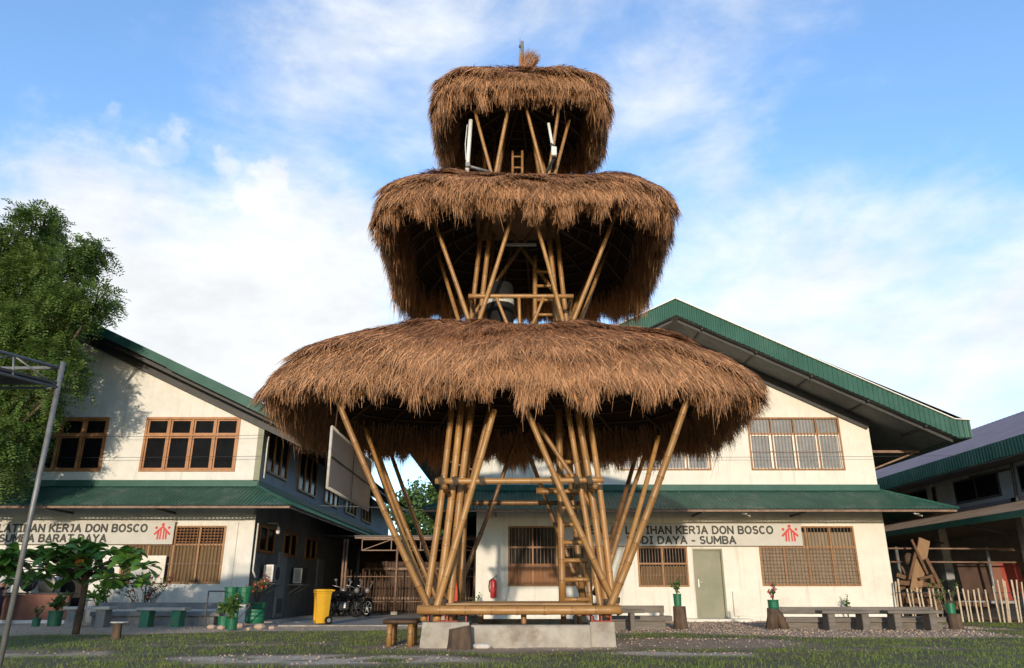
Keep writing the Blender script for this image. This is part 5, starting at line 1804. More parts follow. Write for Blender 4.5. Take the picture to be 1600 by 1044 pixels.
def plant(name, label, cat, c, r, h, n, leaf, material='shrub_leaf', flowers=0, group=None, parent=None):
    t = thing(name, label, cat, c, group) if parent is None else parent
    st, v, q, pp2 = shrub_mb(c, r, h, n, leaf)
    st.build('stem', 'bark', t)
    np_obj('foliage', v, q, material, t)
    if flowers:
        sel = pp2[rng.integers(0, len(pp2), flowers)]
        k = 5
        c0 = np.repeat(sel, k, 0) + rng.normal(0, 0.015, (flowers * k, 3))
        v, q = leaf_quads(c0, rand_unit(flowers * k), rand_unit(flowers * k), np.full(flowers * k, 0.06), np.full(flowers * k, 0.05))
        np_obj('blossom', v, q, 'flower', t)
    return t


# ------------------------------------------------------------------ yard furniture
def slab_bench(label, x0, x1, y, h, d=0.42, legm='weathered_wood', slabm='weathered_wood', legs=(0.18, 0.82), th=0.07, lw=0.16):
    t = thing('slab_bench', label, 'bench', ((x0 + x1) / 2, y, 0), 'slab benches along the workshop fronts')
    mb = MB(); mb.box(x0, x1, y, y + d, h - th, h, 0.012); mb.build('slab', slabm, t)
    for k in legs:
        x = x0 + (x1 - x0) * k
        mb = MB(); mb.box(x - lw / 2, x + lw / 2, y + 0.03, y + d - 0.04, -0.03, h - th - 0.001, 0.012); mb.build('leg', legm, t)
    return t


def long_bench(label, x0, x1, y, z, m='weathered_wood', end=True):
    t = thing('long_bench', label, 'bench', ((x0 + x1) / 2, y, 0), 'long low benches along the workshop fronts')
    mb = MB(); mb.box(x0, x1, y + 0.42, y + 0.48, z - 0.16, z, 0.01); mb.build('backrest', m, t)
    mb = MB(); mb.box(x0 + 0.03, x1 + 0.10, y, y + 0.40, z - 0.33, z - 0.22, 0.01); mb.build('seat', m, t)
    mb = MB(); mb.box(x0 + 0.06, x1 - 0.05, y + 0.06, y + 0.36, -0.03, z - 0.331, 0.01); mb.build('base', m, t)
    for xa in ((x0 + 0.02, x1 - 0.12) if end else (x0 + 0.3, x1 - 0.3)):
        mb = MB(); mb.box(xa, xa + 0.1, y + 0.402, y + 0.419, 0, z - 0.02); mb.build('strut', m, t)
    return t


yb_ = 18.4
g0, g1 = P(1224, 950, yb_).x, P(1474, 950, yb_).x
long_bench('long weathered plank bench against the right end of the cream workshop', g0, g1, yb_, 0.47)
y_s = 17.7
slab_bench('slab bench right of the door, left one of the pair before the long plank bench', P(1285, 960, y_s).x, P(1368, 960, y_s).x, y_s, 0.415)
slab_bench('slab bench nearest the picket fence', P(1388, 960, y_s).x, P(1474, 960, y_s).x, y_s, 0.415)
long_bench('short plank bench left of the green door, behind the tower corner', P(950, 950, yb_).x, P(1043, 950, yb_).x, yb_, 0.50)
slab_bench('pale slab bench just behind the tower, by its right corner', P(930, 960, 17.2).x, P(1008, 960, 17.2).x, 17.2, 0.44, legs=(0.2, 0.75), lw=0.1)
# left benches
yl_ = 20.0
long_bench('grey concrete bench along the front of the left workshop', P(140, 950, 20.6).x, P(338, 950, 20.6).x, 20.6, 0.54, 'grey_concrete')
slab_bench('whitewashed slab bench with grey legs beside the young tree trunk', P(97, 955, 19.6).x, P(170, 955, 19.6).x, 19.6, 0.46, legm='grey_concrete', slabm='pale_concrete', lw=0.22)
slab_bench('whitewashed slab bench with green painted legs', P(212, 955, 19.6).x, P(288, 955, 19.6).x, 19.6, 0.44, legm='green_paint', slabm='pale_concrete', lw=0.22)


def pot_plant(label, x, y, z, r, h, ph, n, leaf, flowers=0, ribs=False, m='green_plastic', group='green plant pots'):
    t = thing('potted_plant', label, 'potted plant', (x, y, z), group)
    mb = MB()
    prof = [(r * 0.86, 0), (r * 0.9, 0.01)]
    if ribs:
        for k in range(4):
            zz_ = h * (0.12 + 0.2 * k)
            prof += [(r * 0.95, zz_), (r * 1.03, zz_ + 0.02 * h), (r * 0.96, zz_ + 0.1 * h)]
    prof += [(r, h * 0.93), (r * 1.08, h * 0.95), (r * 1.08, h), (r * 0.9, h), (r * 0.85, h * 0.9)]
    mb.lathe((x, y, z), prof, 18)
    mb.build('pot', m, t, smooth=False)
    plant(None, None, None, (x, y, z + h * 0.9), r * 1.6, ph, n, leaf, flowers=flowers, parent=t)
    return t


for (px, top_, base_, w, label, hs, lab_s, fl, yy) in [
    (1060, 918, 982, 13, 'bushy plant in a slim green pot on the log just left of the green door', 0.49, 'round log under the slim green pot, left of the green door', 0, 18.5),
    (1210, 918, 982, 17, 'flowering plant in a ribbed green pot on the split stump right of the door', 0.43, 'split forked stump under the ribbed green pot, right of the door', 7, 18.5),
    (1487, 930, 985, 14, 'bare green pot on the stump at the end of the long bench', 0.33, 'dark stump under the green pot at the end of the long bench', 0, 18.3)]:
    x = P(px, 960, yy).x
    if px == 1210:
        t = thing('tree_stump', lab_s, 'stump', (x, yy, 0))
        m1 = MB(); m1.path([(x - 0.10, yy, -0.03), (x - 0.05, yy, hs * .6), (x - 0.02, yy, hs)], [0.15, 0.12, 0.14], 10); m1.build('bark', 'bark', t, smooth=True)
        m1 = MB(); m1.path([(x + 0.22, yy, -0.03), (x + 0.10, yy, hs * .7), (x + 0.02, yy, hs - .02)], [0.11, 0.10, 0.08], 10); m1.build('fork', 'bark', t, smooth=True)
        pot_plant(label, x + 0.0, yy, hs + 0.002, 0.125, 0.20, 0.42, 60, 0.09, 6, ribs=True)
    elif px == 1060:
        stump((x + 0.03, yy, 0), 0.14, hs, lab_s)
        pot_plant(label, x, yy, hs + 0.003, 0.095, 0.27, 0.36, 130, 0.10)
    else:
        stump((x + 0.04, yy, 0), 0.14, hs, lab_s)
        pot_plant(label, x, yy, hs + 0.003, 0.105, 0.22, 0.16, 10, 0.03)

# wash stand with two green buckets
yy = 19.3
q = P(371, 945, yy)
ws = thing('bucket_stand', 'green post stand with a slanting brace that holds two green buckets', 'stand', (q.x, yy, 0))
zbk = P(370, 943, yy).z
mb = MB(); mb.path([(q.x, yy, -0.03), (q.x, yy, zbk + 0.1)], 0.045, 10); mb.build('post', 'dull_green_plastic', ws, smooth=True)
mb = MB(); mb.bar((q.x, yy - 0.02, 0.12), (q.x + 0.33, yy - 0.02, zbk - 0.03), 0.025, 0.025); mb.build('brace', 'dark_steel', ws)
mb = MB(); mb.box(q.x - 0.38, q.x + 0.36, yy - 0.16, yy + 0.16, zbk - 0.025, zbk - 0.002)
mb.build('shelf', 'dark_steel', ws)
mb = MB(); mb.bar((q.x - 0.75, yy, zbk + 0.28), (q.x - 0.1, yy, zbk + 0.28), 0.03, 0.03).bar((q.x - 0.74, yy, -0.03), (q.x - 0.74, yy, zbk + 0.26), 0.025, 0.025); mb.build('side_rail', 'dark_steel', ws)


def bucket(label, x, y, z, r=0.15, h=0.36):
    t = thing('bucket', label, 'bucket', (x, y, z), 'green buckets on the stand')
    mb = MB(); mb.lathe((x, y, z), [(r * 0.84, 0), (r * 0.86, 0.01), (r * 0.97, h * 0.68), (r * 1.04, h * 0.70), (r * 1.04, h * 0.74), (r, h * 0.75), (r * 1.0, h * 0.9)], 22); mb.build('tub', 'green_plastic', t)
    mb = MB(); mb.lathe((x, y, z + h * 0.9 + 0.001), [(r * 1.08, 0), (r * 1.09, 0.04), (r * 1.03, 0.055), (r * 0.3, 0.06)], 22); mb.build('lid', 'green_plastic', t)
    return t


bucket('lidded green bucket at the left on the post stand', P(360, 935, yy).x, yy, zbk)
bucket('lidded green bucket at the right on the post stand, by the wall corner', P(381.5, 935, yy).x, yy, zbk)
pot_plant('leafy plant in a green pot under the buckets', P(350, 970, 18.9).x, 18.9, 0, 0.14, 0.26, 0.5, 50, 0.22)
pot_plant('small green pot with drooping leaves nearest the camera below the buckets', P(362, 985, 18.0).x, 18.0, 0, 0.11, 0.24, 0.5, 26, 0.24)
pot_plant('tall ribbed green tub of red flowering shrub by the corner of the left workshop', P(399, 965, 20.3).x, 20.3, 0.05, 0.24, 0.50, 0.75, 170, 0.10, 22, ribs=True)
pot_plant('bushy plant in a wide green pot in front of the reddish counter', P(88, 955, 20.0).x, 20.0, 0, 0.17, 0.36, 0.45, 170, 0.16, m='dull_green_plastic')
pot_plant('little green pot beside the wide pot, in front of the reddish counter', P(58, 965, 19.8).x, 19.8, 0, 0.10, 0.20, 0.3, 40, 0.10, m='dull_green_plastic')
plant('flowering_shrub', 'straggly red flowering shrub behind the green legged bench', 'shrub', (P(225, 945, 21.6).x, 21.6, 0.1), 0.95, 1.35, 330, 0.09, flowers=26)
plant('young_shrub', 'pale leafy young shrub behind the whitewashed benches', 'shrub', (P(158, 945, 21.8).x, 21.8, 0.1), 0.35, 1.1, 70, 0.32, 'broad_leaf')
plant('weed', 'thin weed growing against the corner of the cream workshop', 'plant', (P(745, 945, 23.3).x, 23.3, 0), 0.14, 1.0, 40, 0.10)
plant('weed', 'small sprig growing behind the long plank bench', 'plant', (P(1323, 945, 23.4).x, 23.4, 0.05), 0.18, 0.75, 14, 0.12)
for px, lab in ((1415, 'green weed among the stakes close to the cream workshop'), (1520, 'green weed by the pipe post'), ):
    pass
plant('climbing_weed', 'green climbing weed tangled in the middle of the picket fence', 'plant', (P(1482, 950, 22.9).x, 22.9, 0), 0.6, 1.25, 150, 0.11)
# rocks round the tub
for k, (px, py, s_) in enumerate([(405, 982, .10), (375, 980, .09), (345, 983, .08), (425, 983, .07), (388, 985, .06), (330, 982, .08)]):
    q = G(px, py)
    mb = MB(); mb.ell((q.x, q.y, s_ * 0.4), (s_ * 1.3, s_, s_ * .7), 7, 5, Matrix.Rotation(k * 1.3, 3, 'Z'))
    tag(mb.build('rock', 'pebble'), 'rough brown rock in the row edging the green pots', 'rock', 'rocks edging the pots by the left workshop')
# yellow wheelie bin
q = G(497, 977)
bn = thing('wheelie_bin', 'yellow wheelie bin standing on the concrete by the alley', 'bin', (q.x, q.y, 0))
def frustum(x0, y0, a0, b0, z0, a1, b1, z1, dy=0):
    vs = [(x0 + i * a0, y0 + j * b0, z0) for i, j in ((-1, -1), (1, -1), (1, 1), (-1, 1))] + [(x0 + i * a1, y0 + dy + j * b1, z1) for i, j in ((-1, -1), (1, -1), (1, 1), (-1, 1))]
    return MB().add(vs, [(3, 2, 1, 0), (4, 5, 6, 7), (0, 1, 5, 4), (1, 2, 6, 5), (2, 3, 7, 6), (3, 0, 4, 7)])
m1 = frustum(0, 0, 0.16, 0.15, 0.03, 0.20, 0.19, 0.80)
m1.box(-0.06, -0.045, -0.185, -0.14, 0.1, 0.75).box(0.045, 0.06, -0.185, -0.14, 0.1, 0.75)
bn.location = (0, 0, 0)
body = m1.build('body', 'yellow_plastic', bn)
m1 = frustum(0, 0.01, 0.22, 0.225, 0.805, 0.205, 0.20, 0.86); m1.path([(-0.2, 0.25, 0.83), (0.2, 0.25, 0.83)], 0.02, 8); m1.build('lid', 'yellow_plastic', bn)
m1 = MB(); m1.box(-0.215, 0.215, -0.205, 0.205, 0.755, 0.795, 0.01); m1.build('rim', 'yellow_plastic', bn)
for sx_ in (-1, 1):
    m1 = MB(); m1.path([(sx_ * 0.175, 0.16, 0.10), (sx_ * 0.215, 0.16, 0.10)], 0.10, 16); w_ = m1.build('wheel', 'black_rubber', bn)
    m1 = MB(); m1.path([(sx_ * 0.217, 0.16, 0.10), (sx_ * 0.223, 0.16, 0.10)], 0.05, 12); m1.build('hub', 'steel', w_)
m1 = MB(); m1.path([(-0.175, 0.16, 0.10), (0.175, 0.16, 0.10)], 0.015, 8); m1.build('axle', 'dark_steel', bn)
bn.location = (q.x, q.y + 0.25, 0.012); bn.rotation_euler = (0, 0, R(-66))


# motorcycles
def motorcycle(label, x, y, rz, rim, body_m):
    t = thing('motorcycle', label, 'motorcycle', (0, 0, 0), 'motorcycles parked in the alley')
    for wx_ in (-0.62, 0.62):
        m1 = MB()
        pts = [(wx_ + 0.25 * math.cos(a), 0, 0.285 + 0.25 * math.sin(a)) for a in np.linspace(0, 2 * math.pi, 25)]
        m1.path(pts, 0.042, 8, cap=False)
        w_ = m1.build('wheel', 'black_rubber', t, smooth=True)
        m1 = MB()
        pts = [(wx_ + 0.205 * math.cos(a), 0, 0.285 + 0.205 * math.sin(a)) for a in np.linspace(0, 2 * math.pi, 25)]
        m1.path(pts, 0.016, 6, cap=False)
        for k in range(6):
            a = k * math.pi / 3
            m1.path([(wx_, 0, 0.285), (wx_ + 0.2 * math.cos(a), 0, 0.285 + 0.2 * math.sin(a))], 0.012, 5)
        m1.path([(wx_, -0.06, 0.285), (wx_, 0.06, 0.285)], 0.045, 10)
        m1.build('rim', rim, w_, smooth=True)
    m1 = MB()
    m1.path([(0.62, 0.07, 0.285), (0.42, 0.07, 0.85)], 0.02, 8).path([(0.62, -0.07, 0.285), (0.42, -0.07, 0.85)], 0.02, 8)
    m1.path([(-0.62, 0.1, 0.285), (-0.2, 0.1, 0.35)], 0.018, 6).path([(-0.62, -0.1, 0.285), (-0.2, -0.1, 0.35)], 0.018, 6)
    m1.path([(0.42, 0, 0.85), (0.1, 0, 0.5), (-0.15, 0, 0.45), (-0.6, 0, 0.7)], 0.035, 8)
    m1.build('frame', 'dark_steel', t, smooth=True)
    m1 = MB(); m1.box(-0.14, 0.16, -0.11, 0.11, 0.24, 0.48, 0.04).path([(0.02, .12, .3), (-0.25, .15, .25), (-0.75, .16, .36)], [0.025, .03, .045], 8); m1.build('engine', 'steel', t)
    m1 = MB(); m1.ell((0.12, 0, 0.70), (0.26, 0.13, 0.13), 14, 8); m1.ell((-0.55, 0, 0.70), (0.30, 0.09, 0.08), 12, 6); m1.ell((0.62, 0, 0.57), (0.22, 0.06, 0.05), 10, 6); m1.build('body', body_m, t, smooth=True)
    m1 = MB(); m1.box(-0.62, -0.02, -0.12, 0.12, 0.74, 0.82, 0.035); m1.build('seat', 'black_rubber', t)
    m1 = MB(); m1.path([(0.34, -0.36, 0.98), (0.42, -0.16, 0.95), (0.44, 0, 0.92), (0.42, 0.16, 0.95), (0.34, 0.36, 0.98)], 0.014, 8); m1.build('handlebar', 'steel', t, smooth=True)
    for sy in (-1, 1):
        m1 = MB(); m1.path([(0.40, sy * 0.22, 0.96), (0.42, sy * 0.28, 1.12)], 0.007, 6).ell((0.42, sy * 0.29, 1.16), (0.015, 0.06, 0.045), 10, 6); m1.build('mirror', 'steel', t)
    m1 = MB(); m1.ell((0.52, 0, 0.84), (0.08, 0.09, 0.09), 12, 8); m1.build('headlight', 'grey_glass', t, smooth=True)
    m1 = MB(); m1.path([(-0.05, 0.12, 0.3), (-0.02, 0.3, 0.03)], 0.012, 6); m1.build('stand', 'dark_steel', t)
    t.location = (x, y, 0.012); t.rotation_euler = (R(-6), 0, rz)
    return t


q1 = P(553, 955, 26.3); q2 = P(570, 952, 27.3)
motorcycle('dark motorcycle with dark wheels, nearer one by the yellow bin', q1.x - 0.44, 26.6, R(-35), 'dark_steel', 'black_plastic')
motorcycle('dark motorcycle with a bright front wheel rim, second from the yellow bin', q2.x - 0.44, 27.6, R(-35), 'white_plastic', 'black_plastic')
motorcycle('dark motorcycle partly hidden behind the yellow bin', q1.x - 1.0, 27.6, R(-50), 'dark_steel', 'black_plastic')


# air conditioners on the left workshop's side wall
def ac(label, y, lit):
    zt_ = 1.55
    t = thing('air_conditioner', label, 'air conditioner', (LX1 + 0.25, y, 1.05), 'outdoor units on the left workshop side wall')
    X0, X1 = LX1 + 0.12, LX1 + 0.42
    m1 = MB(); m1.box(X0, X1, y, y + 0.78, 1.08, 1.60, 0.015); m1.build('case', 'black_plastic' if not lit else 'grey_wall', t)  # the shaded unit gets a black case: its shade is put into the colour
    m1 = MB()
    m1.box(X0 + 0.005, X1 - 0.005, y - 0.012, y - 0.001, 1.09, 1.59)
    g_ = m1.build('side_panel', 'white_plastic', t)
    m1 = MB()
    for k in range(11):
        m1.box(X0 + 0.06, X1 - 0.05, y - 0.018, y - 0.0125, 1.15 + k * 0.037, 1.165 + k * 0.037)
    m1.build('louvre', 'dark_steel', t)
    m1 = MB(); m1.lathe((0, 0, 0), [(0.2, 0), (0.21, 0.01), (0.19, 0.015)], 20)
    m1.v = [(X1 + 0.002 + z, y + 0.45 + x, 1.34 + y2) for x, y2, z in m1.v]
    m1.build('fan_grille', 'dark_steel', t)
    m1 = MB(); m1.box(LX1 + 0.003, X1 + 0.10, y - 0.15, y + 0.95, 1.02, 1.06); m1.bar((LX1, y, 0.75), (X1, y, 1.01), 0.03, 0.03); m1.bar((LX1, y + .8, 0.75), (X1, y + .8, 1.01), 0.03, 0.03); m1.build('shelf', 'concrete', t)
    return t


ac('air conditioner unit on a wall shelf nearest the corner of the left workshop', 23.9, True)
ac('air conditioner unit farther along the shaded side wall of the left workshop', 27.2, False)
lp = thing('wall_lamp', 'unlit white lamp hanging on the shaded side wall under the canopy', 'lamp', (LX1 + 0.35, 24.2, 2.6))
m1 = MB(); m1.path([(LX1, 24.2, 2.85), (LX1 + 0.3, 24.2, 2.85), (LX1 + 0.35, 24.2, 2.75)], 0.012, 6); m1.build('arm', 'white_plastic', lp)
m1 = MB(); m1.lathe((LX1 + 0.35, 24.2, 2.52), [(0.03, 0), (0.06, 0.03), (0.065, 0.12), (0.04, 0.18), (0.035, 0.23)], 12); m1.build('bulb', 'white_plastic', lp, smooth=True)
# fire extinguisher
q = P(771, 919, YR - 0.1)
fe = thing('fire_extinguisher', 'red fire extinguisher hanging on the cream wall between tower posts', 'fire extinguisher', (q.x, YR - 0.11, q.z - 0.3))
zc_ = P(771, 934, YR - .1).z
m1 = MB(); m1.lathe((q.x, YR - 0.11, zc_), [(0.085, 0), (0.095, 0.02), (0.095, 0.44), (0.075, 0.50), (0.03, 0.53)], 18); m1.build('cylinder', 'red_paint', fe, smooth=True)
m1 = MB(); m1.box(q.x - 0.02, q.x + 0.03, YR - 0.13, YR - 0.09, zc_ + 0.53, zc_ + 0.58).bar((q.x, YR - 0.11, zc_ + 0.58), (q.x + 0.11, YR - 0.11, zc_ + 0.62), 0.025, 0.015); m1.build('valve', 'black_plastic', fe)
m1 = MB(); m1.path([(q.x - 0.02, YR - 0.12, zc_ + 0.55), (q.x - 0.12, YR - 0.14, zc_ + 0.48), (q.x - 0.14, YR - 0.15, zc_ + 0.3), (q.x - 0.11, YR - 0.16, zc_ + 0.16)], 0.014, 8); m1.build('hose', 'black_rubber', fe, smooth=True)
m1 = MB(); m1.lathe((q.x, YR - 0.11, zc_ + 0.16), [(0.0965, 0), (0.0965, 0.14)], 18); m1.build('band', 'emblem_red', fe)
# poster on the left window, counter, chairs, board
m1 = MB(); a, b_ = P(207, 868, YL - 0.2), P(253, 911, YL - 0.2)
m1.box(a.x, b_.x, YL - 0.16, YL - 0.13, b_.z, a.z, 0.004); tag(m1.build('notice_board', 'poster_paper'), 'pale poster board leaning against the curtained window of the left workshop', 'poster')
ct = thing('counter', 'reddish brown counter before the left workshop at the photo edge', 'counter', (P(55, 950, 21.9).x, 21.9, 0))
m1 = MB(); x0_, x1_ = P(-40, 950, 21.9).x, P(105, 950, 21.9).x
m1.box(x0_, x1_, 21.9, 22.0, 0.08, 0.74); m1.build('panel', 'rust_panel', ct)
m1 = MB(); m1.box(x0_ - 0.03, x1_ + 0.03, 21.85, 22.3, 0.745, 0.79, 0.01); m1.build('top', 'dark_steel', ct)
m1 = MB(); m1.box(x0_, x1_, 21.88, 22.02, -0.02, 0.075); m1.build('base', 'white_plastic', ct)
for px, lab, dz in ((45, 'dark round backed chair behind the reddish counter, next to the pole', 0.12), (75, 'dark round backed chair behind the reddish counter, by the doorway', 0.0)):
    x = P(px, 915, 22.45).x
    t = thing('chair', lab, 'chair', (x, 22.5, 0), 'chairs behind the reddish counter')
    m1 = MB(); m1.ell((x, 22.42, 0.98 + dz), (0.27, 0.05, 0.30), 18, 10); m1.build('backrest', 'black_plastic', t, smooth=True)
    m1 = MB(); m1.box(x - 0.23, x + 0.23, 22.40, 22.70, 0.43, 0.48, 0.02); m1.build('seat', 'black_plastic', t)
    m1 = MB(); m1.path([(x, 22.43, 0.5), (x, 22.42, 0.8)], 0.02, 6); m1.build('spine', 'dark_steel', t)
    for i in (-1, 1):
        for j in (0, 1):
            m1 = MB(); m1.path([(x + i * 0.19, 22.43 + j * 0.24, 0.43), (x + i * 0.21, 22.41 + j * 0.28, 0)], 0.014, 6); m1.build('leg', 'dark_steel', t)
for px, lab in ((25, 'thin reddish post in front of the counter'),):
    x = P(px, 930, 21.7).x
    m1 = MB(); m1.path([(x - .05, 21.7, -0.02), (x, 21.7, 0.9), (x - .02, 21.7, 1.25)], 0.045, 8); tag(m1.build('post', 'rust_panel', smooth=True), 'slim reddish brown post in front of the counter', 'post')

# person at the very left edge, cut by the frame: navy trousers, white shirt
pxp = P(-1, 940, 21.3).x - 0.08
pe = thing('person', 'person in dark navy trousers standing at the left edge of the photo', 'person', (pxp, 21.3, 0))


def skin_body(name, verts, edges, radii, material, parent, sub=2, rootv=0):
    me = bpy.data.meshes.new(name)
    off = woff(parent)
    me.from_pydata([tuple(Vector(v) - off) for v in verts], edges, [])
    o = bpy.data.objects.new(name, me)
    COL.objects.link(o)
    o.parent = parent
    md = o.modifiers.new('skin', 'SKIN')
    sv = me.skin_vertices
    if not sv:
        me.skin_vertices.new() if hasattr(me.skin_vertices, 'new') else None
    for i, r in enumerate(radii):
        me.skin_vertices[0].data[i].radius = (r, r) if not hasattr(r, '__len__') else r
        me.skin_vertices[0].data[i].use_root = (i == rootv)
    ss = o.modifiers.new('sub', 'SUBSURF'); ss.levels = sub; ss.render_levels = sub
    me.materials.append(M[material])
    dg = bpy.context.evaluated_depsgraph_get(); dg.update()
    nm = bpy.data.meshes.new_from_object(o.evaluated_get(dg))
    o.modifiers.clear()
    o.data = nm
    nm.polygons.foreach_set('use_smooth', [True] * len(nm.polygons))
    return o


X, Yp = pxp, 21.3
try:
    vb = [(X, Yp, 0.92), (X, Yp, 1.10), (X, Yp + 0.01, 1.32), (X, Yp, 1.45), (X, Yp - 0.01, 1.54), (X, Yp - 0.02, 1.66),
          (X - 0.17, Yp, 1.40), (X - 0.22, Yp + 0.03, 1.12), (X - 0.23, Yp - 0.05, 0.88), (X + 0.17, Yp, 1.40), (X + 0.22, Yp + 0.03, 1.12), (X + 0.21, Yp - 0.05, 0.88),
          (X - 0.09, Yp, 0.86), (X - 0.10, Yp - 0.02, 0.48), (X - 0.10, Yp + 0.02, 0.08), (X + 0.09, Yp, 0.86), (X + 0.11, Yp - 0.03, 0.48), (X + 0.12, Yp + 0.02, 0.08),
          (X - 0.11, Yp - 0.17, 0.035), (X + 0.13, Yp - 0.17, 0.035)]
    eb = [(0, 1), (1, 2), (2, 3), (3, 4), (4, 5), (3, 6), (6, 7), (7, 8), (3, 9), (9, 10), (10, 11), (0, 12), (12, 13), (13, 14), (0, 15), (15, 16), (16, 17), (14, 18), (17, 19)]
    rbd = [(0.15, 0.10), (0.135, 0.095), (0.155, 0.10), (0.08, 0.07), (0.052, 0.052), (0.085, 0.10), 0.055, 0.042, 0.032, 0.055, 0.042, 0.032, 0.085, 0.058, 0.045, 0.085, 0.058, 0.045, 0.035, 0.035]
    body = skin_body('body', vb, eb, rbd, 'skin', pe)
    vt = [(X, Yp, 0.95), (X - 0.09, Yp, 0.86), (X - 0.10, Yp - 0.02, 0.48), (X - 0.10, Yp + 0.02, 0.11), (X + 0.09, Yp, 0.86), (X + 0.11, Yp - 0.03, 0.48), (X + 0.12, Yp + 0.02, 0.11)]
    skin_body('trousers', vt, [(0, 1), (1, 2), (2, 3), (0, 4), (4, 5), (5, 6)], [(0.165, 0.125), 0.10, 0.08, 0.068, 0.10, 0.08, 0.068], 'navy_cloth', pe)
    vs_ = [(X, Yp, 0.94), (X, Yp, 1.12), (X, Yp + 0.01, 1.32), (X, Yp, 1.43), (X - 0.18, Yp, 1.39), (X - 0.215, Yp + 0.03, 1.16), (X + 0.18, Yp, 1.39), (X + 0.215, Yp + 0.03, 1.16)]
    skin_body('shirt', vs_, [(0, 1), (1, 2), (2, 3), (3, 4), (4, 5), (3, 6), (6, 7)], [(0.175, 0.125), (0.155, 0.115), (0.17, 0.115), 0.085, 0.07, 0.062, 0.07, 0.062], 'white_cloth', pe)
    for sx_ in (-1, 1):
        h0 = Vector((X + (sx_ * 0.22 if sx_ > 0 else -0.23), Yp - 0.05, 0.88))
        hv, he, hr = [h0, h0 + Vector((0, -0.015, -0.07))], [(0, 1)], [0.028, 0.034]
        for k, (dx, ln_) in enumerate(((-0.03, 0.075), (-0.01, 0.085), (0.01, 0.08), (0.03, 0.065))):
            b0 = len(hv)
            hv += [h0 + Vector((dx * 0.9, -0.02, -0.10)), h0 + Vector((dx, -0.035, -0.10 - ln_ * .55)), h0 + Vector((dx, -0.03, -0.10 - ln_))]
            he += [(1, b0), (b0, b0 + 1), (b0 + 1, b0 + 2)]; hr += [0.011, 0.010, 0.008]
        b0 = len(hv)
        hv += [h0 + Vector((-sx_ * 0.03, -0.03, -0.045)), h0 + Vector((-sx_ * 0.045, -0.05, -0.09))]
        he += [(1, b0), (b0, b0 + 1)]; hr += [0.012, 0.009]
        skin_body('hand', hv, he, hr, 'skin', pe, 1)
    m1 = MB(); m1.ell((X, Yp - 0.015, 1.665), (0.078, 0.098, 0.118), 16, 12); m1.ell((X, Yp - 0.115, 1.645), (0.014, 0.02, 0.022), 8, 6)
    m1.ell((X - 0.08, Yp, 1.655), (0.012, 0.025, 0.035), 8, 6).ell((X + 0.08, Yp, 1.655), (0.012, 0.025, 0.035), 8, 6)
    head = m1.build('head', 'skin', pe, smooth=True)
    m1 = MB(); m1.ell((X, Yp + 0.012, 1.705), (0.088, 0.10, 0.10), 16, 10); m1.build('hair', 'hair', pe, smooth=True)
    m1 = MB()
    for sx_ in (-1, 1): m1.ell((X + sx_ * 0.03, Yp - 0.105, 1.672), (0.012, 0.008, 0.007), 8, 6)
    m1.build('eye', 'hair', pe)
    m1 = MB(); m1.ell((X, Yp - 0.106, 1.603), (0.026, 0.008, 0.007), 8, 6); m1.build('mouth', 'red_panel', pe)
    for xx in (X - 0.105, X + 0.125):
        m1 = MB(); m1.ell((xx, Yp - 0.07, 0.04), (0.05, 0.14, 0.05), 12, 8); m1.build('shoe', 'black_rubber', pe, smooth=True)
except Exception as ex:
    print('person failed', ex)

# ------------------------------------------------------------------ alley
bx_, by0, by1, bz0, bz1 = -3.02, 12.35, 16.0, 2.42, 3.42
bd = thing('hanging_board', 'pale framed board hanging under the left side of the lowest thatched roof', 'board', (bx_, 14.2, bz0))
m1 = MB()
nb_ = 12
vs = []
for k in range(nb_ + 1):
    y = by0 + (by1 - by0) * k / nb_
    w = 0.012 * math.sin(k * 1.9)
    for xo in (-0.012, 0.012):
        vs += [(bx_ + xo + w, y, bz0 + 0.03), (bx_ + xo + w * 0.6, y, (bz0 + bz1) / 2), (bx_ + xo - w * .5, y, bz1 - 0.03)]
fs = []
for k in range(nb_):
    a, c = 6 * k, 6 * k + 6
    for q_0 in (0, 1):
        fs.append((a + 3 + q_0, c + 3 + q_0, c + 4 + q_0, a + 4 + q_0))
        fs.append((a + 1 + q_0, c + 1 + q_0, c + q_0, a + q_0))
m1.add(vs, fs); m1.build('panel', 'screen_cloth', bd, smooth=True)
m1 = MB()
for p0, p1 in (((bx_, by0, bz0), (bx_, by1, bz0)), ((bx_, by0, bz1), (bx_, by1, bz1)), ((bx_, by0, bz0), (bx_, by0, bz1)), ((bx_, by1, bz0), (bx_, by1, bz1))):
    m1.path([p0, p1], 0.026, 8)
m1.build('frame', 'pale_concrete', bd, smooth=True)
m1 = MB(); m1.box(bx_ + 0.028, bx_ + 0.034, by0, by1, 2.91, 2.935).box(bx_ + 0.0285, bx_ + 0.0335, 14.1, 14.13, bz0, bz1); m1.build('seam', 'dark_steel', bd)
for y in (12.6, 14.2, 15.8):
    m1 = MB(); m1.path([(bx_, y, bz1), (bx_ + 0.02, y, 4.3)], 0.008, 5); m1.build('cord', 'rope', bd)
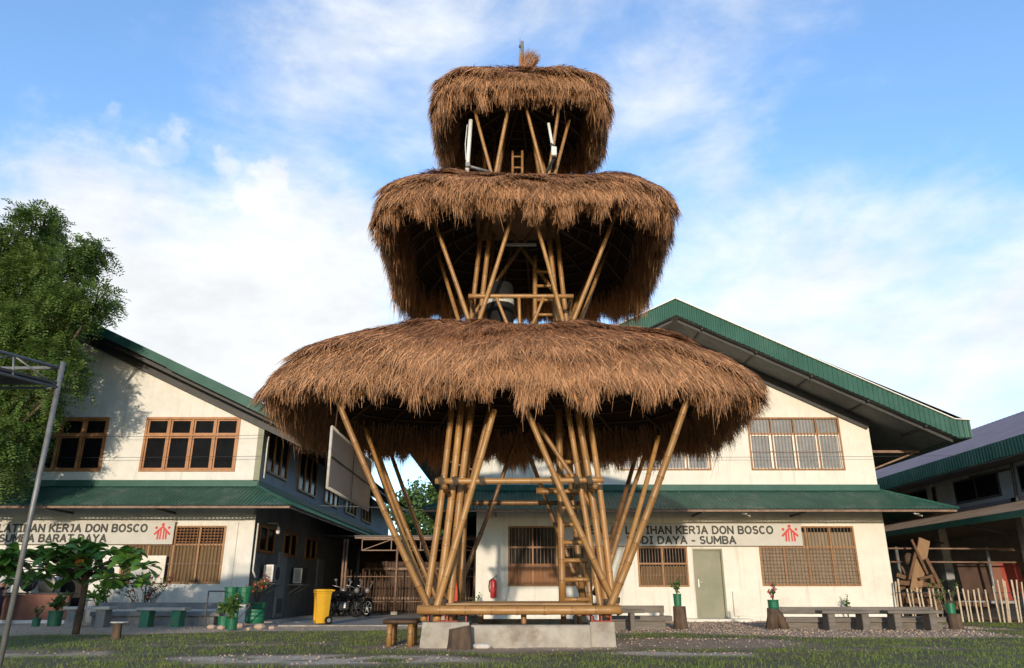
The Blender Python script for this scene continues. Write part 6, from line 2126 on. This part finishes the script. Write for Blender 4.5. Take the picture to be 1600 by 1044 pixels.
# alley shelter: truss front, flat dark roof, posts
sh = thing('alley_shelter', 'dark flat roofed shelter with a lattice truss across the alley', 'shelter', (-4, 30, 0))
yt_ = 29.5
xa, xb = P(566, 850, yt_).x, -1.25
ztp, zbt = P(600, 843, yt_).z, P(600, 860, yt_).z
m1 = MB(); m1.box(xa - 0.3, xb, yt_ - 0.03, yt_ + 0.03, ztp + 0.03, ztp + 0.09)
m1.box(xa, xb, yt_ - 0.02, yt_ + 0.02, ztp - 0.02, ztp + 0.02).box(xa, xb, yt_ - 0.02, yt_ + 0.02, zbt - 0.02, zbt + 0.02)
nseg = 4
for k in range(nseg + 1):
    x = xa + (xb - xa) * k / nseg
    m1.bar((x, yt_, zbt), (x, yt_, ztp), 0.035, 0.035)
    if k < nseg:
        x2 = xa + (xb - xa) * (k + 1) / nseg
        m1.bar((x, yt_, zbt if k % 2 == 0 else ztp), (x2, yt_, ztp if k % 2 == 0 else zbt), 0.03, 0.03)
m1.build('truss', 'pipe_rust', sh)
m1 = MB(); m1.box(-7.3, xb, yt_ + 0.05, 44, ztp + 0.10, ztp + 0.16); m1.build('roof', 'dark_steel', sh)
for x in (P(533, 940, 29).x, P(561, 940, 33).x, P(637, 940, 33).x, -1.4):
    m1 = MB(); m1.path([(x, 29.4, 0), (x, 29.4, ztp)], 0.045, 8); pst = m1.build('post', 'pipe_rust', sh, smooth=True)
    m1 = MB(); m1.box(x - 0.12, x + 0.12, 29.28, 29.52, 0, 0.12); m1.build('footing', 'concrete', pst)
m1 = MB(); m1.box(-7.6, -1.2, 38.9, 39.0, 0, 2.9); m1.build('back_wall', 'brown_panel', sh)
# bamboo fence and gate in the alley
af = thing('bamboo_fence', 'brown bamboo slat fence closing the alley behind the motorcycles', 'fence', (-3.6, 31, 0))
nst = 46
for k in range(nst):
    x = -6.6 + 5.3 * k / (nst - 1)
    m1 = MB(); h_ = 1.55 + random.uniform(-.12, .15)
    m1.bamboo((x, 31 + random.uniform(-.03, .03), 0.0), (x + random.uniform(-.04, .04), 31, h_), random.uniform(.016, .034), random.uniform(.15, .7), 1, 6, 0.4, 0.004)
    m1.build('stake', 'shaded_bamboo', af)
for z in (0.45, 1.38):
    m1 = MB(); m1.path([(-6.7, 30.95, z), (-1.25, 30.95, z)], 0.022, 6); m1.build('rail', 'pipe_rust', af)
gt = thing('timber_gate', 'brown plank gate under the shelter behind the bamboo fence', 'gate', (-4.2, 34, 0))
for k in range(16):
    x = -6.4 + k * 0.29
    m1 = MB(); m1.box(x, x + 0.27, 34, 34.04, 0.05, 2.05 + 0.03 * random.random()); m1.build('plank', 'brown_panel', gt)
for z in (0.5, 1.7):
    m1 = MB(); m1.box(-6.45, -1.7, 33.95, 33.995, z, z + 0.1); m1.build('rail', 'pipe_rust', gt)


# ------------------------------------------------------------------ right yard: picket fence, pipes, timber
pf = thing('picket_fence', 'pale bamboo stake fence between the cream workshop and the right edge', 'fence', (13, 22.7, 0))
pts_px = [1403, 1407, 1421, 1428, 1436, 1442, 1455, 1461, 1469, 1476, 1486, 1499, 1508, 1516, 1525, 1532, 1543, 1555, 1562, 1570, 1573, 1584, 1592, 1600, 1612, 1622, 1640, 1655]
for i, px in enumerate(pts_px):
    Yf = 23.55 - (px - 1400) * 0.0048
    b0 = P(px + 5, 965, Yf); b0.z = -0.03
    t_ = P(px - 4, {0: 905, 1: 906}.get(i, 918 if px < 1560 else 907) + random.uniform(-3, 4), Yf)
    m1 = MB(); m1.bamboo(b0 + Vector((random.uniform(-.05, .05), 0, 0)), t_, random.uniform(.020, .030), random.uniform(.6, 1.0), 1, 7, 0.3, 0.01)
    m1.build('stake', 'grey_bamboo', pf)
for z in (0.12, 0.78):
    m1 = MB(); m1.path([(P(1402, 950, 23.5).x, 23.52, z), (P(1560, 950, 22.8).x, 22.83, z), (P(1660, 950, 22.3).x, 22.33, z)], 0.012, 6); m1.build('rail', 'dark_steel', pf)
pr = thing('pipe_railing', 'rusty two bar pipe railing in front of the open warehouse hall', 'railing', (14.5, 24.5, 0))
for y_ in (857, 878):
    m1 = MB(); m1.path([P(1385, y_, 24.6), P(1640, y_ + 1, 24.6)], 0.028, 8); m1.build('rail', 'pipe_rust', pr, smooth=True)
m1 = MB(); m1.path([P(1560, 860, 24.6), P(1660, 860, 24.4)], 0.022, 8); m1.build('rail', 'pipe_rust', pr, smooth=True)
for px in (1541, 1400, 1640):
    a = P(px, 856, 24.65)
    m1 = MB(); m1.path([(a.x, 24.65, -0.05), (a.x, 24.65, a.z + 0.03)], 0.05, 8); m1.build('post', 'galvanised', pr, smooth=True)
# reddish sheets stood inside the hall
for (x0p, x1p, y0p, y1p, mname, lab) in [(1505, 1543, 882, 915, 'brown_panel', 'brown board leaning inside the open warehouse hall'), (1553, 1572, 880, 912, 'rust_panel', 'rusty red sheet beside the brighter red sheet in the warehouse hall'),
                                         (1572, 1596, 879, 912, 'red_panel', 'bright red sheet leaning in the warehouse hall')]:
    a, b_ = P(x0p, y1p, 25.2), P(x1p, y0p, 25.2)
    m1 = MB(); m1.add([(a.x, 25.2, 0.55), (b_.x, 25.2, 0.55), (b_.x, 25.35, b_.z), (a.x, 25.35, b_.z), (a.x, 25.25, 0.55), (b_.x, 25.25, 0.55), (b_.x, 25.4, b_.z), (a.x, 25.4, b_.z)],
                      [(0, 1, 2, 3), (7, 6, 5, 4), (0, 4, 5, 1), (2, 6, 7, 3), (1, 5, 6, 2), (0, 3, 7, 4)])
    tag(m1.build('leaning_sheet', mname), lab, 'board')
m1 = MB(); a, b_ = P(1495, 920, 25.1), P(1600, 912, 25.1)
m1.box(a.x, b_.x, 25.1, 25.9, 0.46, 0.54); 
tb = thing('work_table', 'grey work table carrying the leaning boards by the warehouse hall', 'table', ((a.x + b_.x) / 2, 25.5, 0))
m1.build('top', 'grey_wall', tb)
for x in (a.x + 0.1, b_.x - 0.1):
    for y in (25.15, 25.85):
        m1 = MB(); m1.box(x - 0.03, x + 0.03, y - 0.03, y + 0.03, -0.02, 0.459); m1.build('leg', 'dark_steel', tb)
# scrap timber pile
def plank(x0, y0, Y0, x1, y1, Y1, w, t_, m='scrap_wood', lab=None, grp='scrap timber pile'):
    mb = MB(); mb.bar(P(x0, y0, Y0), P(x1, y1, Y1), w, t_, (0, 1, 0))
    tag(mb.build('plank', m), lab or 'weathered brown plank in the scrap timber pile behind the picket fence', 'plank', grp)
plank(1430, 925, 24.0, 1444, 843, 24.15, 0.34, 0.05, 'pale_wood', 'wide pale board standing upright in the scrap timber pile', None)
plank(1424, 843, 23.9, 1449, 897, 23.95, 0.07, 0.05, 'scrap_wood', 'thin crooked stick crossing the front of the wide pale board', None)
plank(1467, 912, 23.85, 1447, 873, 23.9, 0.10, 0.08, 'scrap_wood', 'thick brace slanting right of the wide pale board', None)
for a in [(1421, 905, 23.95, 1431, 862, 24.0, .09, .06), (1436, 912, 24.3, 1440, 870, 24.4, .16, .06), (1400, 898, 24.2, 1452, 915, 24.2, .12, .10), (1400, 910, 24.1, 1470, 916, 24.3, .13, .10),
          (1405, 920, 24.4, 1450, 902, 24.4, .10, .10), (1405, 930, 24.2, 1475, 928, 24.4, .14, .12), (1412, 938, 24.0, 1465, 940, 24.3, .16, .14), (1455, 930, 24.4, 1458, 893, 24.4, .14, .05),
          (1408, 885, 24.3, 1420, 908, 24.3, .06, .05), (1436, 905, 23.9, 1460, 899, 23.9, .08, .07), (1425, 950, 24.2, 1500, 948, 24.3, .15, .12), (1490, 943, 24.2, 1545, 945, 24.2, .12, .1)]:
    plank(*a)
m1 = MB(); a = P(1421, 875, 24.3); m1.ell(a, (0.16, 0.14, 0.22), 9, 7); tag(m1.build('log', 'bark'), 'knobbly log end sticking up at the left of the scrap timber pile', 'log')

# wires along the fronts
for (Y, x0, x1, z, sag, lab) in [(YL - 0.3, LX0, LX1 + 0.2, P(300, 680, YL - .3).z, 0.05, 'thin wire strung across the left workshop, crossing its window tops'),
                                 (YL - 0.3, LX0, LX1 + 0.2, P(300, 713, YL - .3).z, 0.04, 'thin wire strung across the left workshop, crossing low on its upper windows'),
                                 (YR - 0.3, RX0, RX1 + 2.5, P(1300, 712, YR - .3).z, 0.05, 'thin wire strung across the upper front of the cream workshop')]:
    pts = [(x0 + (x1 - x0) * k / 12, Y, z - sag * math.sin(math.pi * k / 12)) for k in range(13)]
    m1 = MB(); m1.path(pts, 0.006, 5); tag(m1.build('wire', 'dark_steel'), lab, 'wire')
m1 = MB(); m1.path([P(500, 790, 28), P(590, 793, 28.2), P(640, 797, 28.4), P(690, 796, 28.6)], 0.010, 5)
tag(m1.build('wire', 'galvanised'), 'pale wire strung across the alley between the workshops', 'wire')
for px, lab, Y in ((840, 'small floodlight under the canopy of the cream workshop near its sign', 22.9), (1166, 'small bent lamp bracket under the canopy above the sign', 22.9), (1434, 'small bent lamp bracket under the canopy by the right corner', 22.9)):
    if px == 840: continue
    a = P(px, 803, Y)
    t = thing('canopy_lamp', lab, 'lamp', a)
    m1 = MB(); m1.path([(a.x, Y, 3.25), (a.x, Y, a.z)], 0.012, 6); m1.build('stem', 'white_plastic', t)
    m1 = MB(); m1.bar((a.x - 0.12, Y, a.z + 0.03), (a.x + 0.1, Y - 0.05, a.z - 0.06), 0.10, 0.05); m1.build('shade', 'white_plastic', t)
